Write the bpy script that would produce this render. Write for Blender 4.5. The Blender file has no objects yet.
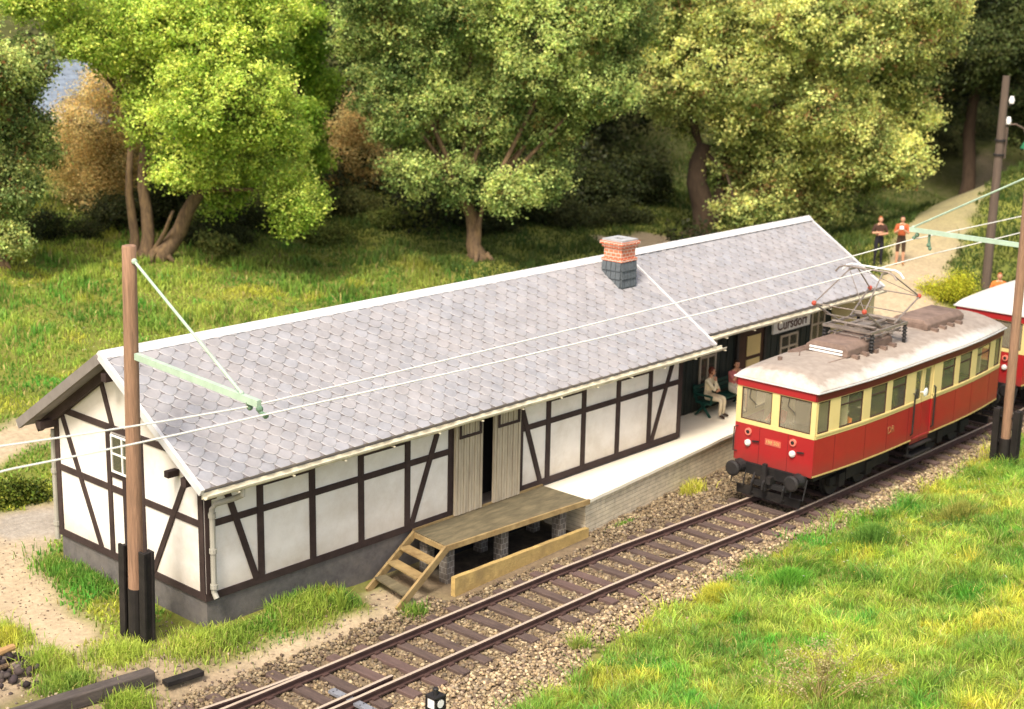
import bpy, bmesh, math, random
import numpy as np
from mathutils import Vector, Matrix
random.seed(7); rng = np.random.default_rng(11)
scene = bpy.context.scene
COL = scene.collection
R = math.radians

# ------------------------------------------------------------------ camera
F_PX, PITCH, YAW, ROLL = 1514.0, 0.247, 0.7317, 0.0213
CAM = Vector((-18.0177, -24.7708, 13.7704))
fw = Vector((math.cos(PITCH)*math.cos(YAW), math.cos(PITCH)*math.sin(YAW), -math.sin(PITCH)))
r0 = Vector((math.sin(YAW), -math.cos(YAW), 0)); u0 = r0.cross(fw)
cr = math.cos(ROLL)*r0 + math.sin(ROLL)*u0
cu = -math.sin(ROLL)*r0 + math.cos(ROLL)*u0
cam = bpy.data.cameras.new('camera'); camo = bpy.data.objects.new('camera', cam); COL.objects.link(camo)
M = Matrix((cr, cu, -fw)).transposed().to_4x4(); M.translation = CAM
camo.matrix_world = M
cam.sensor_width = 36.0; cam.lens = 36.0*F_PX/1024.0
cam.clip_start = 0.1; cam.clip_end = 3000
cam.dof.use_dof = True; cam.dof.focus_distance = 33.0; cam.dof.aperture_fstop = 0.62
scene.camera = camo
RIGHT = Vector((math.sin(YAW), -math.cos(YAW), 0)); FWD = Vector((math.cos(YAW), math.sin(YAW), 0))

# ------------------------------------------------------------------ light
SUN_EL = R(54); SUN_AZ = math.atan2(-0.36, -0.93)      # towards the sun
w = bpy.data.worlds.new('World'); scene.world = w; w.use_nodes = True
nt = w.node_tree; bg = nt.nodes['Background']
sky = nt.nodes.new('ShaderNodeTexSky'); sky.sky_type = 'NISHITA'; sky.sun_disc = False
sky.sun_elevation = SUN_EL; sky.sun_rotation = math.pi/2 - SUN_AZ
sky.dust_density = 3.0; sky.air_density = 0.8
tint = nt.nodes.new('ShaderNodeMixRGB'); tint.blend_type = 'MULTIPLY'; tint.inputs[0].default_value = 1; tint.inputs[2].default_value = (2.3, 2.06, 1.74, 1)   # warms the sky light and strengthens its fill
nt.links.new(sky.outputs[0], tint.inputs[1]); nt.links.new(tint.outputs[0], bg.inputs[0]); bg.inputs[1].default_value = 0.15
sl = bpy.data.lights.new('sun', 'SUN'); sl.energy = 4.2; sl.angle = R(14); sl.color = (1.0, 0.95, 0.86)
so = bpy.data.objects.new('sun', sl); COL.objects.link(so)
sd = Vector((math.cos(SUN_EL)*math.cos(SUN_AZ), math.cos(SUN_EL)*math.sin(SUN_AZ), math.sin(SUN_EL)))
so.rotation_euler = sd.to_track_quat('Z', 'Y').to_euler(); so.location = (-20, -10, 40)
vs = scene.view_settings; vs.view_transform = 'Standard'; vs.look = 'None'; vs.exposure = 0; vs.gamma = 1

# ------------------------------------------------------------------ materials
def mat(name, base, rough=0.75, var=0.2, scale=3.0, bump=0.15, bscale=30.0, metal=0.0, attr=None, dirt=None,
        dscale=1.2, damt=0.5, spec=0.3, stretch=None):
    m = bpy.data.materials.new(name); m.use_nodes = True
    t = m.node_tree; b = t.nodes['Principled BSDF']
    b.inputs['Roughness'].default_value = rough; b.inputs['Metallic'].default_value = metal
    b.inputs['Specular IOR Level'].default_value = spec
    tc = t.nodes.new('ShaderNodeTexCoord'); vec = tc.outputs['Object']
    if stretch:
        mp = t.nodes.new('ShaderNodeMapping'); mp.inputs['Scale'].default_value = stretch
        t.links.new(vec, mp.inputs[0]); vec = mp.outputs[0]
    n = t.nodes.new('ShaderNodeTexNoise'); n.inputs['Scale'].default_value = scale; n.inputs['Detail'].default_value = 6
    n.inputs['Roughness'].default_value = 0.65
    t.links.new(vec, n.inputs['Vector'])
    rp = t.nodes.new('ShaderNodeMapRange'); rp.inputs['From Min'].default_value = 0.25; rp.inputs['From Max'].default_value = 0.75
    rp.inputs['To Min'].default_value = 1-var; rp.inputs['To Max'].default_value = 1+var
    t.links.new(n.outputs['Fac'], rp.inputs['Value'])
    mul = t.nodes.new('ShaderNodeMixRGB'); mul.blend_type = 'MULTIPLY'; mul.inputs[0].default_value = 1
    if attr:
        a = t.nodes.new('ShaderNodeAttribute'); a.attribute_name = attr; t.links.new(a.outputs['Color'], mul.inputs[1])
    else:
        mul.inputs[1].default_value = (*base, 1)
    t.links.new(rp.outputs[0], mul.inputs[2])
    outc = mul.outputs[0]
    if dirt:
        n2 = t.nodes.new('ShaderNodeTexNoise'); n2.inputs['Scale'].default_value = dscale; n2.inputs['Detail'].default_value = 8
        n2.inputs['Roughness'].default_value = 0.7
        t.links.new(vec, n2.inputs['Vector'])
        r2 = t.nodes.new('ShaderNodeMapRange'); r2.inputs['From Min'].default_value = 0.45; r2.inputs['From Max'].default_value = 0.7
        r2.inputs['To Max'].default_value = damt
        t.links.new(n2.outputs['Fac'], r2.inputs['Value'])
        mx = t.nodes.new('ShaderNodeMixRGB'); t.links.new(r2.outputs[0], mx.inputs[0]); t.links.new(outc, mx.inputs[1])
        mx.inputs[2].default_value = (*dirt, 1); outc = mx.outputs[0]
    t.links.new(outc, b.inputs['Base Color'])
    if bump:
        nb = t.nodes.new('ShaderNodeTexNoise'); nb.inputs['Scale'].default_value = bscale; nb.inputs['Detail'].default_value = 4
        t.links.new(vec, nb.inputs['Vector'])
        bp = t.nodes.new('ShaderNodeBump'); bp.inputs['Strength'].default_value = bump; bp.inputs['Distance'].default_value = 0.03
        t.links.new(nb.outputs['Fac'], bp.inputs['Height']); t.links.new(bp.outputs[0], b.inputs['Normal'])
    return m

def splash(m, z0, z1, col, amt=0.6, nscale=2.0, axis=2):
    # dirt thrown up from the ground: thickest at z0, gone at z1, broken up by noise
    t = m.node_tree; b = t.nodes['Principled BSDF']; src = b.inputs['Base Color'].links[0].from_socket
    g = t.nodes.new('ShaderNodeNewGeometry'); sp = t.nodes.new('ShaderNodeSeparateXYZ'); t.links.new(g.outputs['Position'], sp.inputs[0])
    n = t.nodes.new('ShaderNodeTexNoise'); n.inputs['Scale'].default_value = nscale; n.inputs['Detail'].default_value = 8; n.inputs['Roughness'].default_value = .7; t.links.new(g.outputs['Position'], n.inputs['Vector'])
    a = t.nodes.new('ShaderNodeMath'); a.operation = 'MULTIPLY_ADD'; a.inputs[1].default_value = (z1-z0)*1.2; t.links.new(n.outputs['Fac'], a.inputs[0]); t.links.new(sp.outputs[axis], a.inputs[2])
    r = t.nodes.new('ShaderNodeMapRange'); o = (z1-z0)*.6; r.inputs['From Min'].default_value = z0+o; r.inputs['From Max'].default_value = z1+o; r.inputs['To Min'].default_value = amt; r.inputs['To Max'].default_value = 0
    t.links.new(a.outputs[0], r.inputs['Value'])
    mx = t.nodes.new('ShaderNodeMixRGB'); t.links.new(r.outputs[0], mx.inputs[0]); t.links.new(src, mx.inputs[1]); mx.inputs[2].default_value = (*col, 1); t.links.new(mx.outputs[0], b.inputs['Base Color'])
def leaf_mat(name, transl=0.45, rough=0.55):
    m = bpy.data.materials.new(name); m.use_nodes = True
    t = m.node_tree; b = t.nodes['Principled BSDF']; out = t.nodes['Material Output']
    a = t.nodes.new('ShaderNodeAttribute'); a.attribute_name = 'Col'
    t.links.new(a.outputs['Color'], b.inputs['Base Color']); b.inputs['Roughness'].default_value = rough
    b.inputs['Specular IOR Level'].default_value = 0.25
    tr = t.nodes.new('ShaderNodeBsdfTranslucent'); t.links.new(a.outputs['Color'], tr.inputs[0])
    mx = t.nodes.new('ShaderNodeMixShader'); mx.inputs[0].default_value = transl
    t.links.new(b.outputs[0], mx.inputs[1]); t.links.new(tr.outputs[0], mx.inputs[2]); t.links.new(mx.outputs[0], out.inputs[0])
    return m

def glass_mat(name, tint=(0.82, 0.85, 0.8), haze=0.08, hcol=(.55,.50,.38)):
    m = bpy.data.materials.new(name); m.use_nodes = True
    t = m.node_tree; out = t.nodes['Material Output']; t.nodes.remove(t.nodes['Principled BSDF'])
    g = t.nodes.new('ShaderNodeBsdfGlossy'); g.inputs['Roughness'].default_value = 0.06
    tr = t.nodes.new('ShaderNodeBsdfTransparent'); tr.inputs[0].default_value = (*tint, 1)
    lw = t.nodes.new('ShaderNodeLayerWeight'); lw.inputs[0].default_value = .5; pw = t.nodes.new('ShaderNodeMath'); pw.operation = 'POWER'; pw.inputs[1].default_value = 3.5; t.links.new(lw.outputs['Facing'], pw.inputs[0]); f = t.nodes.new('ShaderNodeMath'); f.operation = 'MULTIPLY_ADD'; f.inputs[1].default_value = .45; f.inputs[2].default_value = .03; t.links.new(pw.outputs[0], f.inputs[0])
    n = t.nodes.new('ShaderNodeTexNoise'); n.inputs['Scale'].default_value = 6
    ad = t.nodes.new('ShaderNodeMath'); ad.operation = 'MULTIPLY_ADD'; ad.inputs[1].default_value = 0.04
    t.links.new(n.outputs['Fac'], ad.inputs[0]); t.links.new(f.outputs[0], ad.inputs[2])
    mx = t.nodes.new('ShaderNodeMixShader')
    t.links.new(ad.outputs[0], mx.inputs[0]); t.links.new(tr.outputs[0], mx.inputs[1]); t.links.new(g.outputs[0], mx.inputs[2])
    df = t.nodes.new('ShaderNodeBsdfDiffuse'); df.inputs[0].default_value = (*hcol, 1); m3 = t.nodes.new('ShaderNodeMixShader'); m3.inputs[0].default_value = haze
    t.links.new(mx.outputs[0], m3.inputs[1]); t.links.new(df.outputs[0], m3.inputs[2]); t.links.new(m3.outputs[0], out.inputs[0])
    return m

def brick_mat(name, c1, c2, mortar, bw, bh, ms=0.02, rough=0.85, bump=0.5, map_axis='XZ', off=0.5, var=0.2):
    m = bpy.data.materials.new(name); m.use_nodes = True
    t = m.node_tree; b = t.nodes['Principled BSDF']; b.inputs['Roughness'].default_value = rough
    b.inputs['Specular IOR Level'].default_value = 0.2
    tc = t.nodes.new('ShaderNodeTexCoord'); sp = t.nodes.new('ShaderNodeSeparateXYZ'); cb = t.nodes.new('ShaderNodeCombineXYZ')
    t.links.new(tc.outputs['Object'], sp.inputs[0])
    if map_axis == 'SUM':
        ad = t.nodes.new('ShaderNodeMath'); t.links.new(sp.outputs[0], ad.inputs[0]); t.links.new(sp.outputs[1], ad.inputs[1])
        t.links.new(ad.outputs[0], cb.inputs[0])
    else:
        t.links.new(sp.outputs[0], cb.inputs[0])
    t.links.new(sp.outputs[2], cb.inputs[1])
    nz = t.nodes.new('ShaderNodeTexNoise'); nz.inputs['Scale'].default_value = 4.0; nz.inputs['Detail'].default_value = 4
    t.links.new(tc.outputs['Object'], nz.inputs['Vector'])
    mxv = t.nodes.new('ShaderNodeMixRGB'); mxv.inputs[0].default_value = 0.03
    t.links.new(cb.outputs[0], mxv.inputs[1]); t.links.new(nz.outputs['Color'], mxv.inputs[2])
    br = t.nodes.new('ShaderNodeTexBrick'); t.links.new(mxv.outputs[0], br.inputs['Vector'])
    br.inputs['Color1'].default_value = (*c1, 1); br.inputs['Color2'].default_value = (*c2, 1); br.inputs['Mortar'].default_value = (*mortar, 1)
    br.inputs['Scale'].default_value = 1; br.inputs['Brick Width'].default_value = bw; br.inputs['Row Height'].default_value = bh
    br.inputs['Mortar Size'].default_value = ms; br.inputs['Mortar Smooth'].default_value = 0.4; br.offset = off
    n = t.nodes.new('ShaderNodeTexNoise'); n.inputs['Scale'].default_value = 5; n.inputs['Detail'].default_value = 8
    t.links.new(tc.outputs['Object'], n.inputs['Vector'])
    rp = t.nodes.new('ShaderNodeMapRange'); rp.inputs['From Min'].default_value = 0.25; rp.inputs['From Max'].default_value = 0.75
    rp.inputs['To Min'].default_value = 1-var; rp.inputs['To Max'].default_value = 1+var; t.links.new(n.outputs['Fac'], rp.inputs['Value'])
    mul = t.nodes.new('ShaderNodeMixRGB'); mul.blend_type = 'MULTIPLY'; mul.inputs[0].default_value = 1
    t.links.new(br.outputs['Color'], mul.inputs[1]); t.links.new(rp.outputs[0], mul.inputs[2])
    t.links.new(mul.outputs[0], b.inputs['Base Color'])
    bp = t.nodes.new('ShaderNodeBump'); bp.inputs['Strength'].default_value = bump; bp.inputs['Distance'].default_value = 0.02; bp.invert = True
    t.links.new(br.outputs['Fac'], bp.inputs['Height']); t.links.new(bp.outputs[0], b.inputs['Normal'])
    return m

# ------------------------------------------------------------------ mesh helpers
def wloc(o):
    v = Vector((0, 0, 0))
    while o is not None: v = v + o.location; o = o.parent
    return v

class MB:
    def __init__(s): s.v = []; s.f = []; s.m = []
    def add(s, vs_, fs, mi=0):
        o = len(s.v); s.v += [tuple(p) for p in vs_]; s.f += [tuple(i+o for i in f) for f in fs]; s.m += [mi]*len(fs)
    def box(s, x0, x1, y0, y1, z0, z1, mi=0):
        s.add([(x0,y0,z0),(x1,y0,z0),(x1,y1,z0),(x0,y1,z0),(x0,y0,z1),(x1,y0,z1),(x1,y1,z1),(x0,y1,z1)],
              [(3,2,1,0),(4,5,6,7),(0,1,5,4),(1,2,6,5),(2,3,7,6),(3,0,4,7)], mi)
    def hexa(s, P, mi=0):   # 8 points: bottom 4 ccw, top 4 ccw
        s.add(P, [(3,2,1,0),(4,5,6,7),(0,1,5,4),(1,2,6,5),(2,3,7,6),(3,0,4,7)], mi)
    def beam(s, p, q, w, h=None, up=(0,0,1), mi=0):
        p = Vector(p); q = Vector(q); h = h or w; d = (q-p).normalized(); up = Vector(up)
        if abs(d.dot(up)) > 0.98: up = Vector((1,0,0))
        a = d.cross(up).normalized()*w/2; b = a.cross(d).normalized()*h/2
        s.hexa([p-a-b, p+a-b, q+a-b, q-a-b, p-a+b, p+a+b, q+a+b, q-a+b], mi)
    def tube(s, pts, r, n=8, mi=0, cap=True):
        pts = [Vector(p) for p in pts]; rs = r if isinstance(r, (list, tuple)) else [r]*len(pts)
        o = len(s.v); ref = None
        for i, p in enumerate(pts):
            d = (pts[min(i+1, len(pts)-1)]-pts[max(i-1, 0)]).normalized()
            if ref is None:
                ref = Vector((0,0,1)) if abs(d.z) < 0.9 else Vector((1,0,0))
            a = d.cross(ref); a = a.normalized() if a.length > 1e-6 else Vector((1,0,0)); b = a.cross(d).normalized(); ref = b
            for k in range(n):
                t = 2*math.pi*k/n; s.v.append(tuple(p+a*math.cos(t)*rs[i]+b*math.sin(t)*rs[i]))
        for i in range(len(pts)-1):
            for k in range(n):
                k2 = (k+1) % n
                s.f.append((o+i*n+k, o+i*n+k2, o+(i+1)*n+k2, o+(i+1)*n+k)); s.m.append(mi)
        if cap:
            s.f.append(tuple(o+k for k in range(n))[::-1]); s.m.append(mi)
            s.f.append(tuple(o+(len(pts)-1)*n+k for k in range(n))); s.m.append(mi)
    def prism(s, poly, d, mi=0):   # poly: list of 3d points, extruded by d
        n = len(poly); P = [Vector(p) for p in poly]; d = Vector(d)
        fs = [tuple(range(n))[::-1], tuple(range(n, 2*n))] + [(i, (i+1) % n, n+(i+1) % n, n+i) for i in range(n)]
        s.add(P+[p+d for p in P], fs, mi)
    def ball(s, c, r, n=8, m=6, mi=0):
        c = Vector(c); r = r if isinstance(r, (tuple, list)) else (r, r, r); o = len(s.v)
        for i in range(m+1):
            th = math.pi*i/m
            for k in range(n):
                ph = 2*math.pi*k/n
                s.v.append((c.x+r[0]*math.sin(th)*math.cos(ph), c.y+r[1]*math.sin(th)*math.sin(ph), c.z+r[2]*math.cos(th)))
        for i in range(m):
            for k in range(n):
                k2 = (k+1) % n; s.f.append((o+i*n+k, o+(i+1)*n+k, o+(i+1)*n+k2, o+i*n+k2)); s.m.append(mi)
    def build(s, name, mats, parent=None, loc=None, local=False, smooth=False, bevel=0):
        me = bpy.data.meshes.new(name)
        off = Vector((0,0,0))
        if parent is not None and not local: off = wloc(parent)
        if loc is not None: off = Vector(loc)
        me.from_pydata([tuple(Vector(p)-off) for p in s.v], [], s.f); me.update()
        mats = mats if isinstance(mats, (list, tuple)) else [mats]
        for mm in mats: me.materials.append(mm)
        if len(mats) > 1: me.polygons.foreach_set('material_index', s.m)
        bm = bmesh.new(); bm.from_mesh(me); bmesh.ops.recalc_face_normals(bm, faces=bm.faces); bm.to_mesh(me); bm.free()
        if smooth: me.polygons.foreach_set('use_smooth', [True]*len(me.polygons))
        o = bpy.data.objects.new(name, me); COL.objects.link(o)
        if loc is not None: o.location = loc
        if parent is not None: o.parent = parent
        if bevel:
            b = o.modifiers.new('bevel', 'BEVEL'); b.width = bevel; b.segments = 2; b.limit_method = 'ANGLE'; b.angle_limit = R(40)
        return o

def text_mesh(name, body, size, extrude, m, parent, loc, rot, offset=0.0):
    cv = bpy.data.curves.new('tmp_text', 'FONT'); cv.body = body; cv.size = size; cv.align_x = 'CENTER'; cv.align_y = 'CENTER'; cv.extrude = extrude; cv.offset = offset
    t = bpy.data.objects.new('tmp_text', cv); COL.objects.link(t)
    me = bpy.data.meshes.new_from_object(t.evaluated_get(bpy.context.evaluated_depsgraph_get())); bpy.data.objects.remove(t, do_unlink=True)
    me.name = name; me.materials.clear(); me.materials.append(m); o = bpy.data.objects.new(name, me); COL.objects.link(o)
    o.parent = parent; o.location = loc; o.rotation_euler = rot; return o
def tag(o, label=None, cat=None, group=None, kind=None):
    if label: o['label'] = label
    if cat: o['category'] = cat
    if group: o['group'] = group
    if kind: o['kind'] = kind
    return o
def thing(name, label, cat, loc=(0,0,0), rz=0, group=None):
    o = bpy.data.objects.new(name, None); COL.objects.link(o); o.location = loc; o.rotation_euler = (0,0,rz)
    o.empty_display_size = 0.3
    return tag(o, label, cat, group)

def np_mesh(name, V, Fq, mats, cols=None, kinds=4, parent=None, loc=None, tri=None):
    """V (n,3); Fq (m,4) quads and tri (k,3)"""
    me = bpy.data.meshes.new(name)
    if loc is not None: V = V-np.array(loc)
    elif parent is not None: V = V-np.array(wloc(parent))
    nq = 0 if Fq is None else len(Fq); ntr = 0 if tri is None else len(tri)
    me.vertices.add(len(V)); me.vertices.foreach_set('co', np.ascontiguousarray(V, dtype=np.float32).ravel())
    loops = np.concatenate([a.ravel() for a in (Fq, tri) if a is not None]).astype(np.int32)
    me.loops.add(len(loops)); me.loops.foreach_set('vertex_index', loops)
    me.polygons.add(nq+ntr)
    st = np.concatenate([np.arange(nq)*4, nq*4+np.arange(ntr)*3]).astype(np.int32)
    me.polygons.foreach_set('loop_start', st)
    me.update(calc_edges=True); me.validate()
    if cols is not None:
        a = me.color_attributes.new('Col', 'FLOAT_COLOR', 'POINT')
        c4 = np.ones((len(V), 4), np.float32); c4[:, :3] = cols; a.data.foreach_set('color', c4.ravel())
    for mm in (mats if isinstance(mats, (list, tuple)) else [mats]): me.materials.append(mm)
    o = bpy.data.objects.new(name, me); COL.objects.link(o)
    if loc is not None: o.location = loc
    if parent is not None: o.parent = parent
    return o

def ss(a, b, x):
    t = np.clip((x-a)/(b-a), 0, 1); return t*t*(3-2*t)
def vnoise(x, y, sc, seed=0):
    x = np.asarray(x)*sc+seed*17.13; y = np.asarray(y)*sc+seed*9.71
    xi = np.floor(x).astype(np.int64); yi = np.floor(y).astype(np.int64); fx = x-xi; fy = y-yi
    fx = fx*fx*(3-2*fx); fy = fy*fy*(3-2*fy)
    def h(a, b):
        n = (a*374761393+b*668265263+seed*1442695) & 0x7fffffff
        n = ((n ^ (n >> 13))*1274126177) & 0x7fffffff
        return ((n ^ (n >> 16)) & 0xffff)/65535.0
    return (h(xi, yi)*(1-fx)+h(xi+1, yi)*fx)*(1-fy)+(h(xi, yi+1)*(1-fx)+h(xi+1, yi+1)*fx)*fy
def fnoise(x, y, sc, seed=0):
    return 0.55*vnoise(x, y, sc, seed)+0.3*vnoise(x, y, sc*2.1, seed+1)+0.15*vnoise(x, y, sc*4.3, seed+2)

def ground_z(x, y):
    x = np.asarray(x, float); y = np.asarray(y, float)
    z = -0.38*np.maximum(ss(-0.3, -1.9, y), ss(2.4, 4.4, x)*ss(0.3, -0.1, y)) + 0.45*ss(-6.2, -9.5, y) + 0.6*ss(-9.5, -15, y)
    back = np.maximum(0, y-9.0); z = z+0.115*back**1.05*ss(9, 13, y)
    fx = np.maximum(0, x-30); z = z+0.15*np.minimum(fx, 40)*ss(-2, 7, y)*ss(16, 8, y)
    far = np.maximum(0, (0.72*x+0.69*y)-58); z = z+0.35*np.minimum(far, 60)*ss(0, 12, y)
    return z
def gz(x, y): return float(ground_z(x, y))
def bumpz(x, y):
    amp = 0.42*ss(-6.2, -8.2, y)+0.35*ss(8, 12, y)+0.03
    return (fnoise(x, y, 0.45, 3)-0.5)*amp
def pix(V):
    d = V-np.array(CAM); z = d@np.array(fw)
    return 512+F_PX*(d@np.array(cr))/z, 354.5-F_PX*(d@np.array(cu))/z, z
# ------------------------------------------------------------------ palette
m_plaster = mat('plaster_white', (0.84,0.80,0.74), 0.9, 0.08, 1.2, 0.14, 45, dirt=(0.56,0.48,0.37), dscale=0.8, damt=0.5)
splash(m_plaster, .75, 1.35, (.42,.34,.24), .5); splash(m_plaster, 3.7, 3.0, (.45,.39,.30), .35, 1.2)
m_timber = mat('timber_dark', (0.040,0.025,0.023), 0.75, 0.35, 4, 0.3, 40, dirt=(0.085,0.058,0.05), damt=0.5)

m_plinth = mat('plinth_render', (0.13,0.118,0.112), 0.95, 0.3, 5, 0.5, 60, dirt=(0.20,0.175,0.15), dscale=1.6, damt=0.7)
m_slate = mat('slate', (0.3,0.28,0.29), 0.75, 0.22, 2.2, 0.15, 25, attr='Col', dirt=(0.40,0.36,0.34), dscale=0.7, damt=0.35)
m_zinc = mat('zinc_flashing', (0.62,0.61,0.60), 0.55, 0.12, 2, 0.05, 20, dirt=(0.42,0.40,0.37), damt=0.4)
m_gutter = mat('gutter_cream', (0.72,0.665,0.50), 0.6, 0.2, 3, 0.1, 20, dirt=(0.30,0.26,0.18), dscale=2, damt=0.6)
m_soffit = mat('soffit_grey', (0.21,0.185,0.165), 0.85, 0.2, 3, 0.1, 30)
m_board = mat('door_board_grey', (0.50,0.43,0.315), 0.85, 0.18, 3, 0.15, 30, dirt=(0.27,0.22,0.16), damt=0.5, stretch=(4,4,0.7))
m_dark = mat('dark_interior', (0.012,0.012,0.013), 0.9, 0.3, 3, 0)
m_planks = mat('green_black_planks', (0.022,0.030,0.026), 0.8, 0.5, 3, 0.3, 30, dirt=(0.05,0.055,0.045), damt=0.6, stretch=(3,3,0.5))
m_brown = mat('brown_frame', (0.06,0.03,0.018), 0.7, 0.3, 5, 0.1)
m_yellowpane = mat('yellow_pane', (0.62,0.50,0.22), 0.5, 0.1, 2, 0.02)
m_cream = mat('cream_paint', (0.70,0.62,0.33), 0.6, 0.1, 3, 0.05)
m_white = mat('white_paint', (0.8,0.79,0.75), 0.6, 0.08, 4, 0.05)
m_concrete = mat('platform_concrete', (0.87,0.80,0.64), 0.9, 0.06, 1.6, 0.12, 30, dirt=(0.76,0.69,0.53), dscale=1.2, damt=0.5)
m_stonewall = brick_mat('platform_stone', (0.62,0.54,0.39), (0.68,0.60,0.44), (0.44,0.37,0.26), 0.85, 0.11, 0.010, map_axis='XZ', bump=0.55)
m_ochre = mat('ochre_timber', (0.33,0.235,0.105), 0.8, 0.35, 3, 0.25, 25, dirt=(0.17,0.10,0.04), dscale=2.2, damt=0.7)
m_deck = mat('deck_weathered', (0.125,0.105,0.062), 0.85, 0.3, 2.5, 0.2, 25, dirt=(0.26,0.21,0.12), dscale=1.4, damt=0.6, stretch=(1,4,1))
m_pillar = brick_mat('pillar_stone', (0.10,0.09,0.08), (0.15,0.13,0.11), (0.27,0.25,0.22), 0.13, 0.14, 0.010, map_axis='SUM')
m_brickred = brick_mat('chimney_brick', (0.52,0.13,0.065), (0.60,0.20,0.11), (0.68,0.52,0.42), 0.17, 0.10, 0.014, map_axis='SUM', bump=0.6)
m_slateclad = mat('chimney_slate', (0.10,0.115,0.125), 0.7, 0.3, 6, 0.2, 30)
m_rail_top = mat('rail_polished', (0.58,0.47,0.36), 0.4, 0.15, 2, 0.02, metal=0.25, stretch=(0.4,8,8))
m_rail = mat('rail_rust', (0.075,0.042,0.035), 0.8, 0.4, 5, 0.2, 40)
m_sleeper = mat('sleeper_wood', (0.092,0.064,0.054), 0.9, 0.3, 2.5, 0.35, 25, dirt=(0.15,0.105,0.085), dscale=3, damt=0.7, stretch=(3,0.6,3))
m_stone = mat('ballast_stone', (0.3,0.25,0.18), 0.95, 0.15, 9, 0.2, 40, attr='Col')
m_pole = mat('pole_wood', (0.34,0.20,0.125), 0.85, 0.28, 3, 0.7, 9, dirt=(0.17,0.105,0.07), dscale=2, damt=0.65, stretch=(9,9,0.35))
m_tar = mat('tarred_timber', (0.018,0.015,0.014), 0.7, 0.5, 4, 0.3, 30, dirt=(0.05,0.04,0.035), damt=0.4)
m_mint = mat('mint_green_paint', (0.40,0.52,0.40), 0.6, 0.15, 4, 0.05, dirt=(0.28,0.34,0.25), damt=0.5)
m_wire = mat('wire_white', (0.78,0.76,0.70), 0.5, 0.05, 2, 0)
m_iron = mat('black_iron', (0.018,0.017,0.017), 0.6, 0.4, 6, 0.15, 40, dirt=(0.05,0.04,0.035), damt=0.5)
m_greydark = mat('telegraph_wood', (0.115,0.085,0.065), 0.9, 0.25, 3, 0.2, 25, stretch=(4,4,0.4))
m_bark = mat('bark', (0.13,0.085,0.05), 0.95, 0.5, 5, 1.0, 9, dirt=(0.26,0.17,0.075), dscale=2.5, damt=0.6, stretch=(2,2,0.6))
m_bark_dark = mat('bark_dark', (0.055,0.036,0.022), 0.95, 0.4, 4, 0.6, 14, stretch=(2,2,0.6))
m_leaf = leaf_mat('leaf'); m_grass = leaf_mat('grass_blade', 0.4, 0.6)
m_ceramic = mat('white_ceramic', (0.85,0.85,0.82), 0.25, 0.03, 2, 0)

# ------------------------------------------------------------------ ground
def dpoly(x, y, pts):
    d = np.full(np.shape(x), 1e9)
    for (ax, ay), (bx, by) in zip(pts[:-1], pts[1:]):
        dx, dy = bx-ax, by-ay; t = np.clip(((x-ax)*dx+(y-ay)*dy)/(dx*dx+dy*dy), 0, 1)
        d = np.minimum(d, np.hypot(x-ax-t*dx, y-ay-t*dy))
    return d
PATHS = [([(-4.5,1.0),(-2.6,2.2),(-2.0,4.2),(-1.7,6.0),(-0.9,7.6)], 0.95), ([(-5,7.6),(-1.2,7.4),(0.6,8.2),(3,8.4),(10,8.6)], 1.15),
         ([(-6,13.2),(0,12.9),(3,13.5),(6.5,13.4)], 0.85), ([(34,1.5),(38,4),(42,5.6),(50,8.5),(56,10.4),(72,15.7)], 1.4),
         ([(38.6,19.2),(40.6,18.6)], 1.3)]
def masks(x, y):
    j = (fnoise(x, y, 1.1, 21)-0.5)*1.3
    sand = np.zeros(np.shape(x))
    for pts, wd in PATHS:
        sand = np.maximum(sand, ss(wd+0.35, wd-0.35, dpoly(x, y, pts)+j*0.7))
    sand = np.maximum(sand, 1.0*ss(0.65, 0.2, np.abs(y+1.66)+j*0.3)*ss(-3, -1, x)*ss(6, 4.5, x))
    sand = np.maximum(sand, ss(1.0, 0.5, np.hypot(x-4.5, (y+1.1))+j*0.5))
    sand = np.maximum(sand, 0.8*ss(1.8, 0.6, np.hypot(x+2.2, y+0.7)+j*0.8))
    grey = ss(1.5, 0.7, np.hypot(x-0.9, y-8.1)+j)
    edge = -5.62-0.5*(fnoise(x, y*0, 0.5, 5)-0.5)*2-0.95*ss(9, 2.0, x)-0.45*ss(14, 17, x)
    bal = np.maximum(ss(-1.55, -1.95, y+j*0.25), ss(4.6, 5.2, x)*ss(0.3, -0.1, y)*ss(36, 34, x))*ss(-0.25, 0.15, (y-edge)+j*0.4)
    dirt = np.maximum(bal, ss(1.6, 0.8, np.hypot(x+4.6, (y-0.9)*1.0)+j*0.6))
    return sand, grey, dirt, edge
xs = np.concatenate([[-400,-200,-100,-50,-25,-14], np.arange(-9,62,0.24), np.arange(62,100,2), [110,130,160,200,300,420]])
ys = np.concatenate([[-400,-200,-100,-50,-30,-20], np.arange(-16,46,0.24), np.arange(46,90,2), [100,120,150,200,300,420]])
X, Y = np.meshgrid(xs, ys, indexing='ij')
Z = ground_z(X, Y)+bumpz(X, Y)
V = np.stack([X, Y, Z], -1).reshape(-1, 3); nx, ny = len(xs), len(ys)
ii = (np.arange(nx-1)[:, None]*ny+np.arange(ny-1)[None]).ravel()
Fq = np.stack([ii, ii+ny, ii+ny+1, ii+1], -1)
sand, grey, dirt, edge = masks(X, Y)
n1 = fnoise(X, Y, 0.35, 8)[..., None]; n2 = fnoise(X, Y, 1.7, 9)[..., None]
C = np.array([0.12,0.15,0.022])*(1-n1)+np.array([0.22,0.22,0.035])*n1; C = C*(0.75+0.5*n2)
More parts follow.
